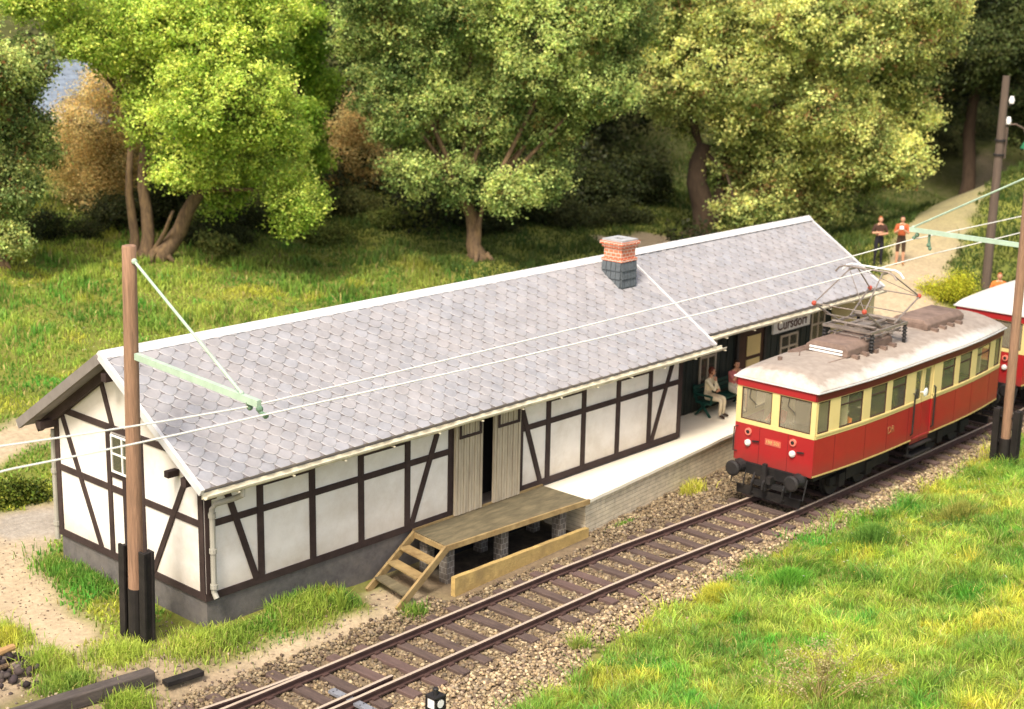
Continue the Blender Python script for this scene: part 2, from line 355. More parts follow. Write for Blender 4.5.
shade = ss(44, 60, 0.72*X+0.69*Y)[..., None]; C = C*(1-0.75*shade)+np.array([0.018,0.022,0.008])*0.75*shade
def mixc(C, c, a): return C*(1-a[..., None])+(np.array(c)*(0.85+0.3*n2))*a[..., None]
C = mixc(C, (0.44,0.345,0.225), sand*(1-.5*ss(38,52,X))); C = mixc(C, (0.33,0.30,0.26), grey*0.8); C = mixc(C, (0.19,0.140,0.085), dirt*(1-0.5*sand))  # sand of the far path toned down, tree shade put into its colour
under = ss(5.9,6.3,X)*ss(10.9,10.6,X)*ss(-1.75,-1.55,Y)*ss(.2,-.05,Y); C = mixc(C, (0.02,0.017,0.013), under*.92)  # ground below the deck painted dark in place of its shade
earth = 0.75*ss(1.9,1.0,np.hypot((X+2.6)/1.6,Y+1.7)); C = mixc(C, (0.27,0.20,0.13), earth*(1-dirt))
m_ground = mat('ground_soil', (0.1,0.1,0.05), 0.95, 0.28, 7, 0.7, 16, attr='Col', dirt=(0.20,0.16,0.10), dscale=2.5, damt=0.25)
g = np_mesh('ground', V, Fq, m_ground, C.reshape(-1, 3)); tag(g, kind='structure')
g.data.polygons.foreach_set('use_smooth', [True]*len(g.data.polygons))

# ------------------------------------------------------------------ ballast
def ico():
    bm = bmesh.new(); bmesh.ops.create_icosphere(bm, subdivisions=1, radius=1); bm.verts.ensure_lookup_table()
    v = np.array([p.co[:] for p in bm.verts]); f = np.array([[q.index for q in fc.verts] for fc in bm.faces]); bm.free(); return v, f
IV, IF = ico()
def stones(name, P, rad, pal, label=None, cm=None):
    n = len(P)
    sv = IV[None]*rng.uniform(0.65, 1.25, (n, len(IV), 1))*rad[:, None, None]*rng.uniform(0.6, 1.2, (n, 1, 3))
    a = rng.uniform(0, 6.28, n); c, s_ = np.cos(a), np.sin(a)
    rx = sv[..., 0]*c[:, None]-sv[..., 1]*s_[:, None]; ry = sv[..., 0]*s_[:, None]+sv[..., 1]*c[:, None]
    sv = np.stack([rx, ry, sv[..., 2]*0.8], -1)+P[:, None]
    tri = (IF[None]+(np.arange(n)*len(IV))[:, None, None]).reshape(-1, 3)
    cidx = rng.integers(0, len(pal), n); col = np.array(pal)[cidx]*rng.uniform(0.6, 1.3, (n, 1))
    if cm is not None: col = col*cm
    return np_mesh(name, sv.reshape(-1, 3), None, m_stone, np.repeat(col, len(IV), 0), tri=tri)
def yfar(x): return np.interp(x, [-8,8,10.5,13.3,16,18.5,60], [-2.87,-2.87,-2.94,-3.08,-3.22,-3.25,-3.25])
RT = -0.15       # rail top
SL = 0.72        # sleeper pitch
sl_x = np.arange(-7.9, 45, SL)
nst = 54000
bx = rng.uniform(-8, 30, nst); by = rng.uniform(-7.0, -1.55, nst)
s_, g_, d_, e_ = masks(bx, by); yc = yfar(bx)-0.75
keep = (rng.uniform(0, 1, nst) < np.where(d_ > 0.4, 1.0, 0.05*(by > -1.9)+0.5*d_))
inside = np.abs(by-yc) < 1.28
k = np.round((bx+7.9)/SL); onsl = np.abs(bx-(-7.9+k*SL)) < 0.17
keep &= ~(inside & onsl & (rng.uniform(0, 1, nst) < 0.96))
by = np.where((bx > 10.9) & (rng.uniform(0,1,nst) < .12), rng.uniform(-2.0, -1.0, nst), by); keep |= (by > -1.95) & (bx > 10.9) & (by < np.interp(bx, [10.85,18.4,40], [-1.6,-.86,-.1]))
keep &= ~((by > -1.9) & (bx > 5.2) & (bx < 10.9))
keep &= ~((by > -2.1) & (bx > 5.2) & (bx < 10.6))
bx, by, inside, d_ = bx[keep], by[keep], inside[keep], d_[keep]
shoulder = np.where(inside, -0.385, -0.40+0.05*ss(1.3, 1.5, np.abs(by-(yfar(bx)-0.75)))*1.0)
bz = np.maximum(shoulder, ground_z(bx, by)+bumpz(bx, by))+rng.uniform(-0.02, 0.04, len(bx))
PALS = [(0.31,0.235,0.15), (0.36,0.28,0.19), (0.21,0.155,0.105), (0.25,0.20,0.155), (0.43,0.35,0.24), (0.16,0.115,0.09), (0.27,0.20,0.13)]
o = stones('ballast', np.stack([bx, by, bz], -1), rng.uniform(0.026, 0.066, len(bx)), PALS, None, (np.where(by > -3.5, .78, np.where(by > -4.9, .86, 1.22))*(1-.72*ss(15.2, 16.2, bx)*ss(-5.5, -5.0, by)*ss(-2.2, -2.8, by)))[:,None]*np.array([.97,.95,.84])); tag(o, kind='stuff')  # stones under and beside the railcar darkened, its shadow painted into their colour
# loose stones beyond the ballast edge and on the sandy strip
n = 900; bx = np.concatenate([rng.uniform(-5, 24, n), rng.uniform(-5, 5, 900), rng.uniform(-4.5, 1.0, 1500)]); by = np.concatenate([rng.uniform(-7, -4.8, n), rng.uniform(-2, 1.0, 900), rng.uniform(.5, 9.5, 1500)])
keep = ~((bx > -0.3) & (by > -0.4)); bx, by = bx[keep], by[keep]
o = stones('scattered_gravel', np.stack([bx, by, ground_z(bx, by)+bumpz(bx, by)+0.01], -1), rng.uniform(0.012, 0.05, len(bx))*np.where(by > .5, .6, 1), PALS); tag(o, kind='stuff')

# ------------------------------------------------------------------ track
trk = thing('railway_track', 'single railway track with rusty rails on brown wooden sleepers beside the platform', 'railway track', (0,-3.6,-0.4))
m_sleeper2 = mat('sleeper_wood_pale', (0.125,0.082,0.07), 0.9, 0.3, 2.5, 0.35, 25, dirt=(0.12,0.075,0.065), dscale=3, damt=0.7, stretch=(3,0.6,3))
def rail(name, pts, parent):
    mb = MB(); prof = [(-0.07,-0.155,0.07,-0.125), (-0.022,-0.125,0.022,-0.045), (-0.04,-0.045,0.04,-0.002)]
    for (x0, y0), (x1, y1) in zip(pts[:-1], pts[1:]):
        for a0, z0, a1, z1 in prof:
            mb.hexa([(x0,y0+a0,RT+z0),(x1,y1+a0,RT+z0),(x1,y1+a1,RT+z0),(x0,y0+a1,RT+z0),(x0,y0+a0,RT+z1),(x1,y1+a0,RT+z1),(x1,y1+a1,RT+z1),(x0,y0+a1,RT+z1)], 0)
        mb.hexa([(x0,y0-0.036,RT-0.002),(x1,y1-0.036,RT-0.002),(x1,y1+0.036,RT-0.002),(x0,y0+0.036,RT-0.002),
                 (x0,y0-0.03,RT+0.004),(x1,y1-0.03,RT+0.004),(x1,y1+0.03,RT+0.004),(x0,y0+0.03,RT+0.004)], 1)
    for xx in sl_x:
        if pts[0][0] < xx < pts[-1][0]:
            yy = np.interp(xx, [p[0] for p in pts], [p[1] for p in pts])
            for sg in (-1, 1): mb.box(xx-0.07, xx+0.07, yy+sg*0.10-0.04, yy+sg*0.10+0.04, RT-0.155, RT-0.115, 0)
    return mb.build(name, [m_rail, m_rail_top], parent)
rx = [-8,-4,0,4,8,9.2,10.5,11.9,13.3,14.6,16,18.5,30,45]
rail('rail', [(x, float(yfar(x))) for x in rx], trk); rail('rail', [(x, float(yfar(x))-1.5) for x in rx], trk)
rail('stock_rail', [(-8,-1.35),(-4.5,-2.12),(-2.2,-2.58),(-0.6,-2.75),(0.4,-2.80)], trk)
rail('check_rail', [(-8,-4.15),(-0.5,-4.17),(1.5,-4.15)], trk)
for i, xx in enumerate(sl_x):
    yc = float(yfar(xx))-0.75+random.uniform(-0.05, 0.05); a = random.uniform(-0.02, 0.02); hl = 1.27+random.uniform(-0.04, 0.05)
    if xx < 0.6: hl += 0.35
    mb = MB(); wv = 0.125+random.uniform(-0.01, 0.01)
    mb.beam((xx+a*hl, yc-hl, RT-0.235), (xx-a*hl, yc+hl, RT-0.235), wv*2, 0.16)
    mb.build('sleeper', m_sleeper if random.random() < 0.65 else m_sleeper2, trk, bevel=0.012)
# point lever plate under the near rail
mb = MB(); mb.beam((0.30,-3.65,-0.24),(0.30,-6.0,-0.27), 0.17, 0.06, mi=0)
for t in np.linspace(0.05, 0.95, 9):
    for dx in (-0.05, 0.05): mb.ball((0.30+dx, -3.65-2.35*t, -0.21-0.03*t), (0.018,0.018,0.014), 6, 4, 1)
o = mb.build('point_rod_cover', [mat('galvanised_grey', (0.30,0.31,0.34), 0.5, 0.25, 6, 0.1, metal=0.4), m_iron], loc=(0.3,-4.9,-0.27))
tag(o, 'grey riveted metal cover strip running across from under the near rail', 'rod cover')

# point lantern
L = thing('point_lantern', 'small black railway point lantern with white panes standing beside the near rail', 'point lantern', (1.0,-5.9,-0.36)); L.scale = (.84,)*3
mb = MB(); mb.box(-0.04,0.04,-0.04,0.04,0,0.36); mb.box(-0.22,0.22,-0.06,0.06,0.0,0.06); mb.box(-0.13,0.13,-0.13,0.13,0.30,0.34); mb.build('post', m_iron, L, local=True)
mb = MB(); h0, h1, a = 0.34, 0.66, 0.15
for sx in (-1, 1):
    for sy in (-1, 1): mb.box(sx*a-0.02, sx*a+0.02, sy*a-0.02, sy*a+0.02, h0, h1)
mb.box(-a+.02,a-.02,-a+.02,a-.02,h0+.001,h1-.001); mb.box(-a-.02,a+.02,-a-.02,a+.02,h0-.03,h0+.03); mb.box(-a-.02,a+.02,-a-.02,a+.02,h1-.03,h1+.03)
lb = mb.build('lantern_body', m_iron, L, local=True)
mb = MB(); mb.tube([(0,0,h1+.03),(0,0,h1+.17)], 0.06, 10); mb.tube([(0,0,h1+.17),(0,0,h1+.20)], [0.075,0.05], 10); mb.build('chimney_cap', m_iron, L, local=True)
mb = MB(); mb.box(-a-.004,-a+.012,-a+.045,a-.045,h0+.05,h1-.05); mb.build('pane', m_white, L, local=True)
mb = MB(); mb.tube([(0.01,-a+.012,(h0+h1)/2),(0.01,-a-.012,(h0+h1)/2)], 0.1, 16); mb.build('round_pane', m_white, L, local=True)

# ------------------------------------------------------------------ platform, dock, retaining wall
def yfront(x): return float(np.interp(x, [10.85,18.4,40], [-1.58,-0.84,-0.10]))
mb = MB(); xx = [10.85,12.5,14.5,16.5,18.4,22,26,30,36]
for a, b in zip(xx[:-1], xx[1:]):
    ya, yb = yfront(a)+0.06, yfront(b)+0.06; back = lambda q: 0.06 if q < 17.0 else 1.5
    bk = 0.06 if b <= 17 else (1.5 if a >= 17 else 0.06)
    mb.hexa([(a,ya,-0.6),(b,yb,-0.6),(b,bk,-0.6),(a,bk,-0.6),(a,ya,0.52),(b,yb,0.52),(b,bk,0.52),(a,bk,0.52)])
pf = thing('station_platform', 'pale concrete passenger platform with a low stone face along the track', 'platform', (14,-0.5,-0.4))
mb.build('stone_face', m_stonewall, pf)
mb = MB()
P = [(10.85,yfront(10.85)-.02)]+[(q, yfront(q)-.02+random.uniform(-.02,.02)) for q in np.arange(11.5,36,0.8)]+[(36,yfront(36))]
P2 = P+[(36,1.45),(17.06,1.45),(17.06,-0.035),(10.85,-0.035)]
mb.prism([(a,b,0.522) for a,b in P2], (0,0,0.085)); mb.build('paved_top', m_concrete, pf)

dk = thing('loading_dock', 'wooden loading dock with steps in front of the sliding doors', 'loading dock', (8,-0.7,-0.4))
D = [(6.08,-0.09),(10.82,-0.09),(10.82,-1.60),(5.92,-1.32)]
mb = MB(); mb.prism([(a,b,0.59) for a,b in D], (0,0,0.055))
mb.build('deck', m_deck, dk)
mb = MB(); mb.beam((5.90,-1.36,0.60),(10.84,-1.645,0.60), 0.06, 0.13); mb.beam((6.06,-0.05,0.66),(10.82,-0.05,0.66), 0.05, 0.05)
mb.build('edge_beam', m_ochre, dk)
mb = MB(); mb.beam((6.06,-0.06,0.56),(5.91,-1.36,0.56), 0.08, 0.12); mb.build('end_beam', m_ochre, dk)
for px, py in ((6.15,-1.12),(7.95,-1.22),(10.0,-1.35),(6.3,-0.3),(8.2,-0.3),(10.2,-0.3)):
    mb = MB(); mb.box(px-.125,px+.125,py-.13,py+.13,-.45,.53); mb.build('pillar', m_pillar, dk)
mb = MB(); mb.box(6.4,10.7,-0.10,-0.06,-0.45,0.5); mb.build('shade_board', m_dark, dk)  # near-black board paints the deep shade below the deck
st = MB(); A0, A1 = Vector((6.06,-0.12,0.60)), Vector((4.40,-0.24,-0.37)); B0, B1 = Vector((5.90,-1.36,0.60)), Vector((4.12,-1.54,-0.37))
for i, (p, q_) in enumerate(((A0,A1),(B0,B1))):
    mb = MB(); mb.beam(p, q_, 0.07, 0.19); mb.build('stringer', m_ochre, dk, bevel=0.008)
for t in (0.25,0.5,0.76):
    p = A0.lerp(A1, t); q_ = B0.lerp(B1, t); d = Vector((0.14,0.02,0))
    mb = MB(); mb.beam(p+Vector((0,-.03,.02)), q_+Vector((0,.03,.02)), 0.30, 0.05); mb.build('tread', m_ochre if t < .7 else m_deck, dk, bevel=0.006)

rw = MB()
n = 14
for i in range(n):
    a = 5.62+i*(10.84-5.62)/n; b = 5.62+(i+1)*(10.84-5.62)/n; ya = -1.93+0.27*(a-5.35)/5.5; yb = -1.93+0.27*(b-5.35)/5.5
    ta, tb = 0.09-.015*i+0.006*math.sin(i*2.1), 0.09-.015*(i+1)+0.006*math.sin((i+1)*2.1)
    rw.hexa([(a,ya,-.6),(b,yb,-.6),(b,yb+.13,-.6),(a,ya+.13,-.6),(a,ya,ta),(b,yb,tb),(b,yb+.13,tb),(a,ya+.13,ta)])
m_ochrewall = mat('ochre_wall', (0.47,0.33,0.12), 0.9, 0.25, 3, 0.4, 18, dirt=(0.26,0.18,0.08), dscale=1.8, damt=0.7)
o = rw.build('retaining_wall', m_ochrewall, loc=(8,-1.8,-0.4)); tag(o, 'low ochre retaining wall beside the ballast in front of the loading dock', 'wall')
# ------------------------------------------------------------------ station building
WD = 5.66; SB = 0.65; ZE = 3.45; ZA = 5.67; OE = 0.667; YM = WD/2; SLP = (ZA-ZE)/(YM+OE)
L1 = 17.64; L2 = 28.15; E1 = 16.98; XW2 = 27.6; Y2 = 1.3; EAVE2 = -0.27
def rz_(y): return ZA-SLP*abs(y-YM)
bld = thing('station_building', 'long half timbered white station building with grey slate roof and dark plinth', 'station building', (8,2.8,0))
# walls
mb = MB(); T = 0.2
def wall_y(x0,x1,y0,y1,z0=SB,z1=3.62): mb.box(x0,x1,y0,y1,z0,z1)
wall_y(0.0,7.35,0,T); wall_y(9.9,E1,0,T); mb.box(7.35,9.9,0,T,3.35,3.62)
wall_y(T,E1,WD-T,WD)
mb.prism([(0.0,T+.001,SB),(0.0,WD-.001,SB),(0.0,WD-.001,rz_(WD)-.2),(0.0,YM,ZA-.22),(0.0,T+.001,rz_(T)-.2)], (T-.002,0,0))
mb.prism([(E1-T,T+.001,SB),(E1-T,WD-T-.001,SB),(E1-T,WD-T-.001,rz_(WD)-.2),(E1-T,YM,ZA-.22),(E1-T,T+.001,rz_(T)-.2)], (T-.002,0,0))
mb.build('wall', m_plaster, bld)
mb = MB(); mb.box(0.02,E1-.02,0.02,WD-.02,-0.7,SB-.001); mb.box(E1-.02,XW2,Y2+.02,WD-.02,-0.7,SB-.001); mb.build('plinth', m_plinth, bld)
mb = MB(); mb.box(7.0,10.6,0.6,0.7,SB+.002,3.4); mb.box(7.0,7.1,.21,.6,SB+.002,3.4); mb.box(10.5,10.6,.21,.6,SB+.002,3.4); mb.build('doorway_interior', m_dark, bld)
# timber frame
tf = MB(); p = 0.035; bw = 0.165
def fx(x0, z0, x1, z1, wd=bw): tf.beam((x0,-p/2+.004,z0),(x1,-p/2+.004,z1), wd, p, up=(0,1,0))
def gy(y0, z0, y1, z1, wd=bw): tf.beam((-p/2+.004,y0,z0),(-p/2+.004,y1,z1), wd, p, up=(1,0,0))
def wob(a): return a+random.uniform(-.015,.015)
for x0, x1 in ((-0.035,7.42),(9.87,16.98)):
    fx(x0, SB+.08, x1, SB+.08); 
posts1 = [0.085,1.474,2.949,4.42,5.9,7.37]; posts2 = [9.95,11.04,12.5,14.0,15.46,16.9]
for P_ in (posts1, posts2):
    for i, x in enumerate(P_):
        tf.beam((x,-p/2-.002,SB+.162),(wob(x),-p/2-.002,3.6), bw, p, up=(0,1,0))
fx(0.17,2.36,7.29,2.36,0.15); fx(10.03,2.36,16.82,2.36,0.15)
for x0, x1 in ((1.56,2.87),(4.5,5.82),(11.12,12.42),(14.08,15.38)): fx(x0,2.95,x1,2.95,0.14)
for a in ((0.50,3.25,1.33,0.80),(6.04,0.80,7.05,3.3),(9.90,3.15,10.74,0.80),(15.6,0.80,16.6,3.3)):
    tf.beam((a[0],-p/2-.006,a[1]),(a[2],-p/2-.006,a[3]), 0.15, p, up=(0,1,0))
gy(-0.03,SB+.08,WD+.03,SB+.08)
for y in (0.085, WD-.085):
    tf.beam((-p/2-.002,y,SB+.162),(-p/2-.002,y,rz_(y)-.26), bw, p, up=(1,0,0))
for y in (2.2,3.45): tf.beam((-p/2-.002,y,SB+.162),(-p/2-.002,y,3.72), 0.15, p, up=(1,0,0))
tf.beam((-p/2-.002,2.87,SB+.162),(-p/2-.002,2.87,2.66), 0.13, p, up=(1,0,0))
gy(0.17,2.36,WD-.17,2.36,0.15); gy(0.35,3.79,WD-.35,3.79,0.15); gy(2.28,2.70,3.4,2.70,0.12)
for a in ((5.30,3.65,3.90,0.80),(0.36,3.65,1.88,0.80),(3.68,4.95,3.26,3.85),(1.98,4.95,2.40,3.85)):
    tf.beam((-p/2-.006,a[0],a[1]),(-p/2-.006,a[2],a[3]), 0.14, p, up=(1,0,0))
for sg in (-1,1):   # rafters under the verge, a little in front of the gable
    y0 = YM+sg*(YM+OE-.12); tf.beam((-.10,YM+sg*.02,ZA-.34),(-.10,y0,rz_(y0)-.34), 0.13, 0.20)
    tf.beam((-.012,YM+sg*.02,ZA-.30),(-.012,YM+sg*(YM-.05),rz_(0)-.30), .05, 0.22)
for y, z in ((0.05,3.42),(WD-.05,3.45),(YM,5.12)):     # purlin ends
    tf.box(-.46,-.021,y-.09,y+.09,z-.1,z+.08)
tf.box(-.30,-.021,0.80,0.95,3.28,3.42)
tf.build('timber_frame', m_timber, bld)
# gable window
wn = MB(); wn.box(-.05,-.002,2.33,3.30,2.80,3.66); win = wn.build('window', m_dark, bld)
fr = MB()
for a in ((2.31,3.27,2.79,2.835),(2.31,3.27,3.63,3.67),(2.31,2.35,2.835,3.63),(3.23,3.27,2.835,3.63),(2.82,2.86,2.835,3.63)): fr.box(-.085,-.051,*a)
fr.box(-.08,-.052,2.35,2.81,3.21,3.25); fr.box(-.08,-.052,2.87,3.25,3.21,3.25); fr.build('window_frame', m_white, win)
pn = MB(); pn.box(-.065,-.058,2.35,3.25,2.835,3.63); pn.build('pane', glass_mat('window_glass'), win)

# roof
def slates(name, x0, x1, ytop, ybot, side, zoff, parent):
    tw, th = 0.42, 0.22; cols = []; mb = MB()
    Ls = math.hypot(1, SLP); slope_len = (abs(ybot-ytop))*Ls
    U = Vector((1,0,0)); Dn = Vector((0, -1 if side < 0 else 1, -SLP)).normalized(); Nn = U.cross(Dn); Nn = Nn if Nn.z > 0 else -Nn
    O = Vector((0, ytop, ZA-SLP*abs(ytop-YM)+zoff))
    # underlay sheet and soffit thickness
    a, b = O+U*x0, O+U*x1; c, d = b+Dn*slope_len, a+Dn*slope_len; t = Nn*-0.17
    mb.hexa([a+t,b+t,c+t,d+t,a,b,c,d]); cols += [(0.22,0.2,0.205)]*8
    nr = int(slope_len/th)+1
    shape = [(0.0,0.0),(0.0,0.42),(0.07,0.66),(0.20,0.90),(0.36,1.06),(0.5,1.10),(0.66,1.04),(0.84,0.86),(0.95,0.64),(1.0,0.42),(1.0,0.0)]
    for r in range(nr):
        v0 = r*th-0.06; sh = (r % 2)*0.5*tw
        for c_ in range(-1, int((x1-x0)/tw)+2):
            u0 = x0+c_*tw+sh-0.4*tw
            if u0+tw*0.4 < x0 or u0 > x1-0.02: continue
            lum = random.gauss(1, 0.028); tint = random.uniform(-0.006,0.008); lift = random.uniform(0.012,0.026)
            out, inn = [], []
            for (su, sv) in shape:
                uu = u0+su*tw*0.99; vv = v0+sv*th*1.35; uu2 = u0+(0.5+(su-0.5)*0.88)*tw; vv2 = v0+(0.45+(sv-0.45)*0.90)*th*1.35
                uu = min(max(uu, x0), x1); uu2 = min(max(uu2, x0), x1); vv = min(max(vv, 0.0), slope_len+.03); vv2 = min(max(vv2, 0.0), slope_len+.03)
                out.append(O+U*uu+Dn*vv+Nn*(0.004+lift*sv)); inn.append(O+U*uu2+Dn*vv2+Nn*(0.009+lift*sv*0.98+0.003))
            n = len(shape); o0 = len(mb.v)
            mb.add(out+inn, [tuple(range(n, 2*n))]+[(i, (i+1) % n, n+(i+1) % n, n+i) for i in range(n-1)])
            base = np.array([0.300+tint,0.294,0.305-tint])*lum; rim = np.array([0.50,0.485,0.475])*lum
            cols += [tuple(rim)]*n+[tuple(base)]*n
    o = mb.build(name, m_slate, parent)
    ca = o.data.color_attributes.new('Col', 'FLOAT_COLOR', 'POINT')
    ca.data.foreach_set('color', np.concatenate([np.array(cols), np.ones((len(cols), 1))], 1).astype(np.float32).ravel())
    return o
YEf = -OE; YEr = WD+OE
roof = slates('roof', -0.5, L1, YM, YEf, -1, 0, bld)
slates('roof', L1+0.04, L2, YM, EAVE2, -1, -0.04, bld)
slates('roof', -0.5, L2, YM, YEr, 1, -0.02, bld)
mb = MB()
mb.hexa([(-.53,YM-.20,ZA-.09),(L2+.02,YM-.20,ZA-.09),(L2+.02,YM+.18,ZA-.09),(-.53,YM+.18,ZA-.09),(-.53,YM-.03,ZA+.05),(L2+.02,YM-.03,ZA+.05),(L2+.02,YM+.03,ZA+.05),(-.53,YM+.03,ZA+.05)])
mb.build('ridge_cap', m_zinc, bld)
def verge(x, y0, y1, wd=0.09, up=0.035, dep=0.16, m=None, dz=0):
    mb = MB(); mb.beam((x,y0,rz_(y0)+up-dep/2+dz),(x,y1,rz_(y1)+up-dep/2+dz), wd, dep); return mb.build('verge_board', m or m_zinc, bld)
verge(-.53,YM-.02,YEf-.02); verge(L1-.02,YM-.2,YEf-.02,0.07,0.045,0.14); verge(L2,YM-.03,EAVE2-.02,0.08,0.03,0.14,None,-.03)
verge(-.535,YM+.03,YEr+.02,0.09,-0.0,0.22,m_soffit); verge(L2,YM+.03,YEr+.02,0.08,0.02,0.14)
# eaves gutters: open half round troughs
def gutter(x0, x1, y, z, r=0.10):
    mb = MB(); n = 7; pr = []
    for k in range(n+1):
        t = math.pi+math.pi*k/n; pr.append((y+r*math.cos(t), z+r*math.sin(t)))
    prin = [(y+(a-y)*0.8, z+(b-z)*0.8) for a, b in pr]
    xx = np.arange(x0, x1+.01, 1.1); xx = list(xx[:-1])+[x1]
    zz = [random.uniform(-.018,.018) for _ in xx]; yy = [random.uniform(-.012,.012) for _ in xx]
    ring = pr+prin[::-1]; m = len(ring); o = 0
    for i, q in enumerate(xx): mb.v += [(q, a+yy[i], b+zz[i]) for a, b in ring]
    for i in range(len(xx)-1):
        for k in range(m):
            k2 = (k+1) % m; mb.f.append((i*m+k, i*m+k2, (i+1)*m+k2, (i+1)*m+k)); mb.m.append(0)
    mb.f.append(tuple(range(m))); mb.m.append(0); mb.f.append(tuple((len(xx)-1)*m+k for k in range(m))[::-1]); mb.m.append(0)
    mb.box(x0, x1, y+r*0.85, y+r*0.85+.03, z-.12, z+.01)
    for q in np.arange(x0+.8, x1, 1.47): mb.box(q-.02,q+.02,y-r-.012,y+r,z-r*1.12,z-r*0.9)
    return mb.build('gutter', m_gutter, bld)
gutter(-.50, 18.0, YEf-.07, ZE-.10); gutter(L1+.15, L2+.05, EAVE2-.07, rz_(EAVE2)-.16); gutter(-.50, L2, YEr+.07, ZE-.10)
m_pipe = mat('downpipe_grey', (0.36,0.345,0.29), 0.6, 0.15, 3, 0.05, dirt=(0.33,0.30,0.24), damt=0.5)
def pipe(pts, rings):
    mb = MB(); mb.tube(pts, 0.062, 10)
    for (x,y,z) in rings: mb.tube([(x,y,z-.05),(x,y,z+.05)], 0.085, 10)
    return mb.build('downpipe', m_pipe, bld)
pipe([(0.45,YEf-.07,3.27),(0.45,YEf-.07,3.12),(0.42,-.55,3.02),(0.16,-.2,2.86),(0.11,-.13,2.74),(0.11,-.13,0.86),(0.12,-.2,0.74)], [(0.11,-.13,2.6),(0.11,-.13,1.0),(0.11,-.13,1.8)])
pipe([(.02,WD+.13,3.2),(.0,WD+.13,2.75),(-.02,WD+.12,0.5)], [(-.01,WD+.12,2.2),(-.02,WD+.12,0.9)])

# sliding doors
def sliding(x0, x1):
    mb = MB(); n = int((x1-x0)/0.095); w_ = (x1-x0)/n
    for i in range(n): mb.box(x0+i*w_+.011, x0+(i+1)*w_-.011, -.118-(.010 if i % 2 else 0), -.07, SB+.02, 3.42)
    mb.box(x0,x1,-.09,-.06,SB+.02,3.42)
    d = mb.build('sliding_door', m_board, bld)
    f = MB(); a, b = x0+.12, x1-.06
    for q in ((a,b,2.64,2.71),(a,b,3.05,3.12),(a,a+.07,2.71,3.05),(b-.07,b,2.71,3.05)): f.box(q[0],q[1],-.15,-.116,q[2],q[3])
    f.build('transom_frame', m_timber, d)
    return d
sliding(7.44,8.42); sliding(8.84,9.84)
mb = MB(); mb.box(7.36,10.1,-.16,-.05,3.43,3.5); mb.build('door_track', m_iron, bld)

# chimney
ch = MB(); cx0,cx1,cy0,cy1 = 16.05,16.76,1.66,2.36
ch.box(cx0,cx1,cy0,cy1,4.85,5.74)
chm = ch.build('chimney', m_brickred, bld) if False else None
base = MB()
for r in range(5):        # slate clad base in overlapping courses
    z0 = 4.50+r*0.24; e = 0.03
    nn = 5
    for i in range(nn):
        a = cx0+(cx1-cx0)*i/nn; b = cx0+(cx1-cx0)*(i+1)/nn
        base.hexa([(a+.01,cy0-.05,z0),(b-.01,cy0-.05,z0),(b-.01,cy0,z0),(a+.01,cy0,z0),(a+.01,cy0-.012,z0+.27),(b-.01,cy0-.012,z0+.27),(b-.01,cy0,z0+.27),(a+.01,cy0,z0+.27)])
    for i in range(4):
        a = cy0+(cy1-cy0)*i/4; b = cy0+(cy1-cy0)*(i+1)/4
        base.hexa([(cx0-.05,a+.01,z0),(cx0,a+.01,z0),(cx0,b-.01,z0),(cx0-.05,b-.01,z0),(cx0-.012,a+.01,z0+.27),(cx0,a+.01,z0+.27),(cx0,b-.01,z0+.27),(cx0-.012,b-.01,z0+.27)])
base.box(cx0+.001,cx1,cy0+.001,cy1,4.4,5.72)
cb = base.build('chimney', m_slateclad, bld)
ch = MB(); ch.box(cx0+.03,cx1-.03,cy0+.03,cy1-.03,5.721,6.21); ch.box(cx0-.03,cx1+.02,cy0-.03,cy1+.02,5.722,5.80); ch.box(cx0-.07,cx1+.07,cy0-.07,cy1+.07,6.211,6.30); ch.box(cx0-.02,cx1+.02,cy0-.02,cy1+.02,6.12,6.21)
ch.build('brick_shaft', m_brickred, cb)
cp = MB()
for a in ((cx0-.02,cx1+.02,cy0-.02,cy0+.2),(cx0-.02,cx1+.02,cy1-.2,cy1+.02),(cx0-.02,cx0+.24,cy0+.201,cy1-.201),(cx1-.24,cx1+.02,cy0+.201,cy1-.201)): cp.box(*a,6.301,6.355)
cp.build('chimney_cap', mat('cap_grey', (0.36,0.37,0.37), 0.8, 0.2, 5, 0.1), cb)
cp = MB(); cp.box(cx0+.2,cx1-.2,cy0+.2,cy1-.2,6.302,6.315); cp.build('flue', m_dark, cb)

# second, set back section with dark plank walls
mb = MB(); nb = 58
for i in range(nb):
    a = E1+.02+(XW2-E1-.02)*i/nb; b = E1+.02+(XW2-E1-.02)*(i+1)/nb
    mb.box(a+.008,b-.008,Y2-(.012 if i % 2 else 0),Y2+.08,SB-.06,4.35)
mb.box(E1+.02,XW2,Y2+.02,Y2+.15,SB-.06,4.35)
mb.box(XW2-.12,XW2,Y2+.151,WD,SB-.06,3.6); mb.prism([(XW2-.12,Y2+.15,3.601),(XW2-.12,WD,3.601),(XW2-.12,YM,ZA-.25)], (.118,0,0)); mb.box(E1,XW2-.121,WD-.15,WD-.001,SB,3.6)
mb.box(E1+.001,E1+.02,.201,Y2,SB-.06,3.6)
mb.build('plank_wall', m_planks, bld)
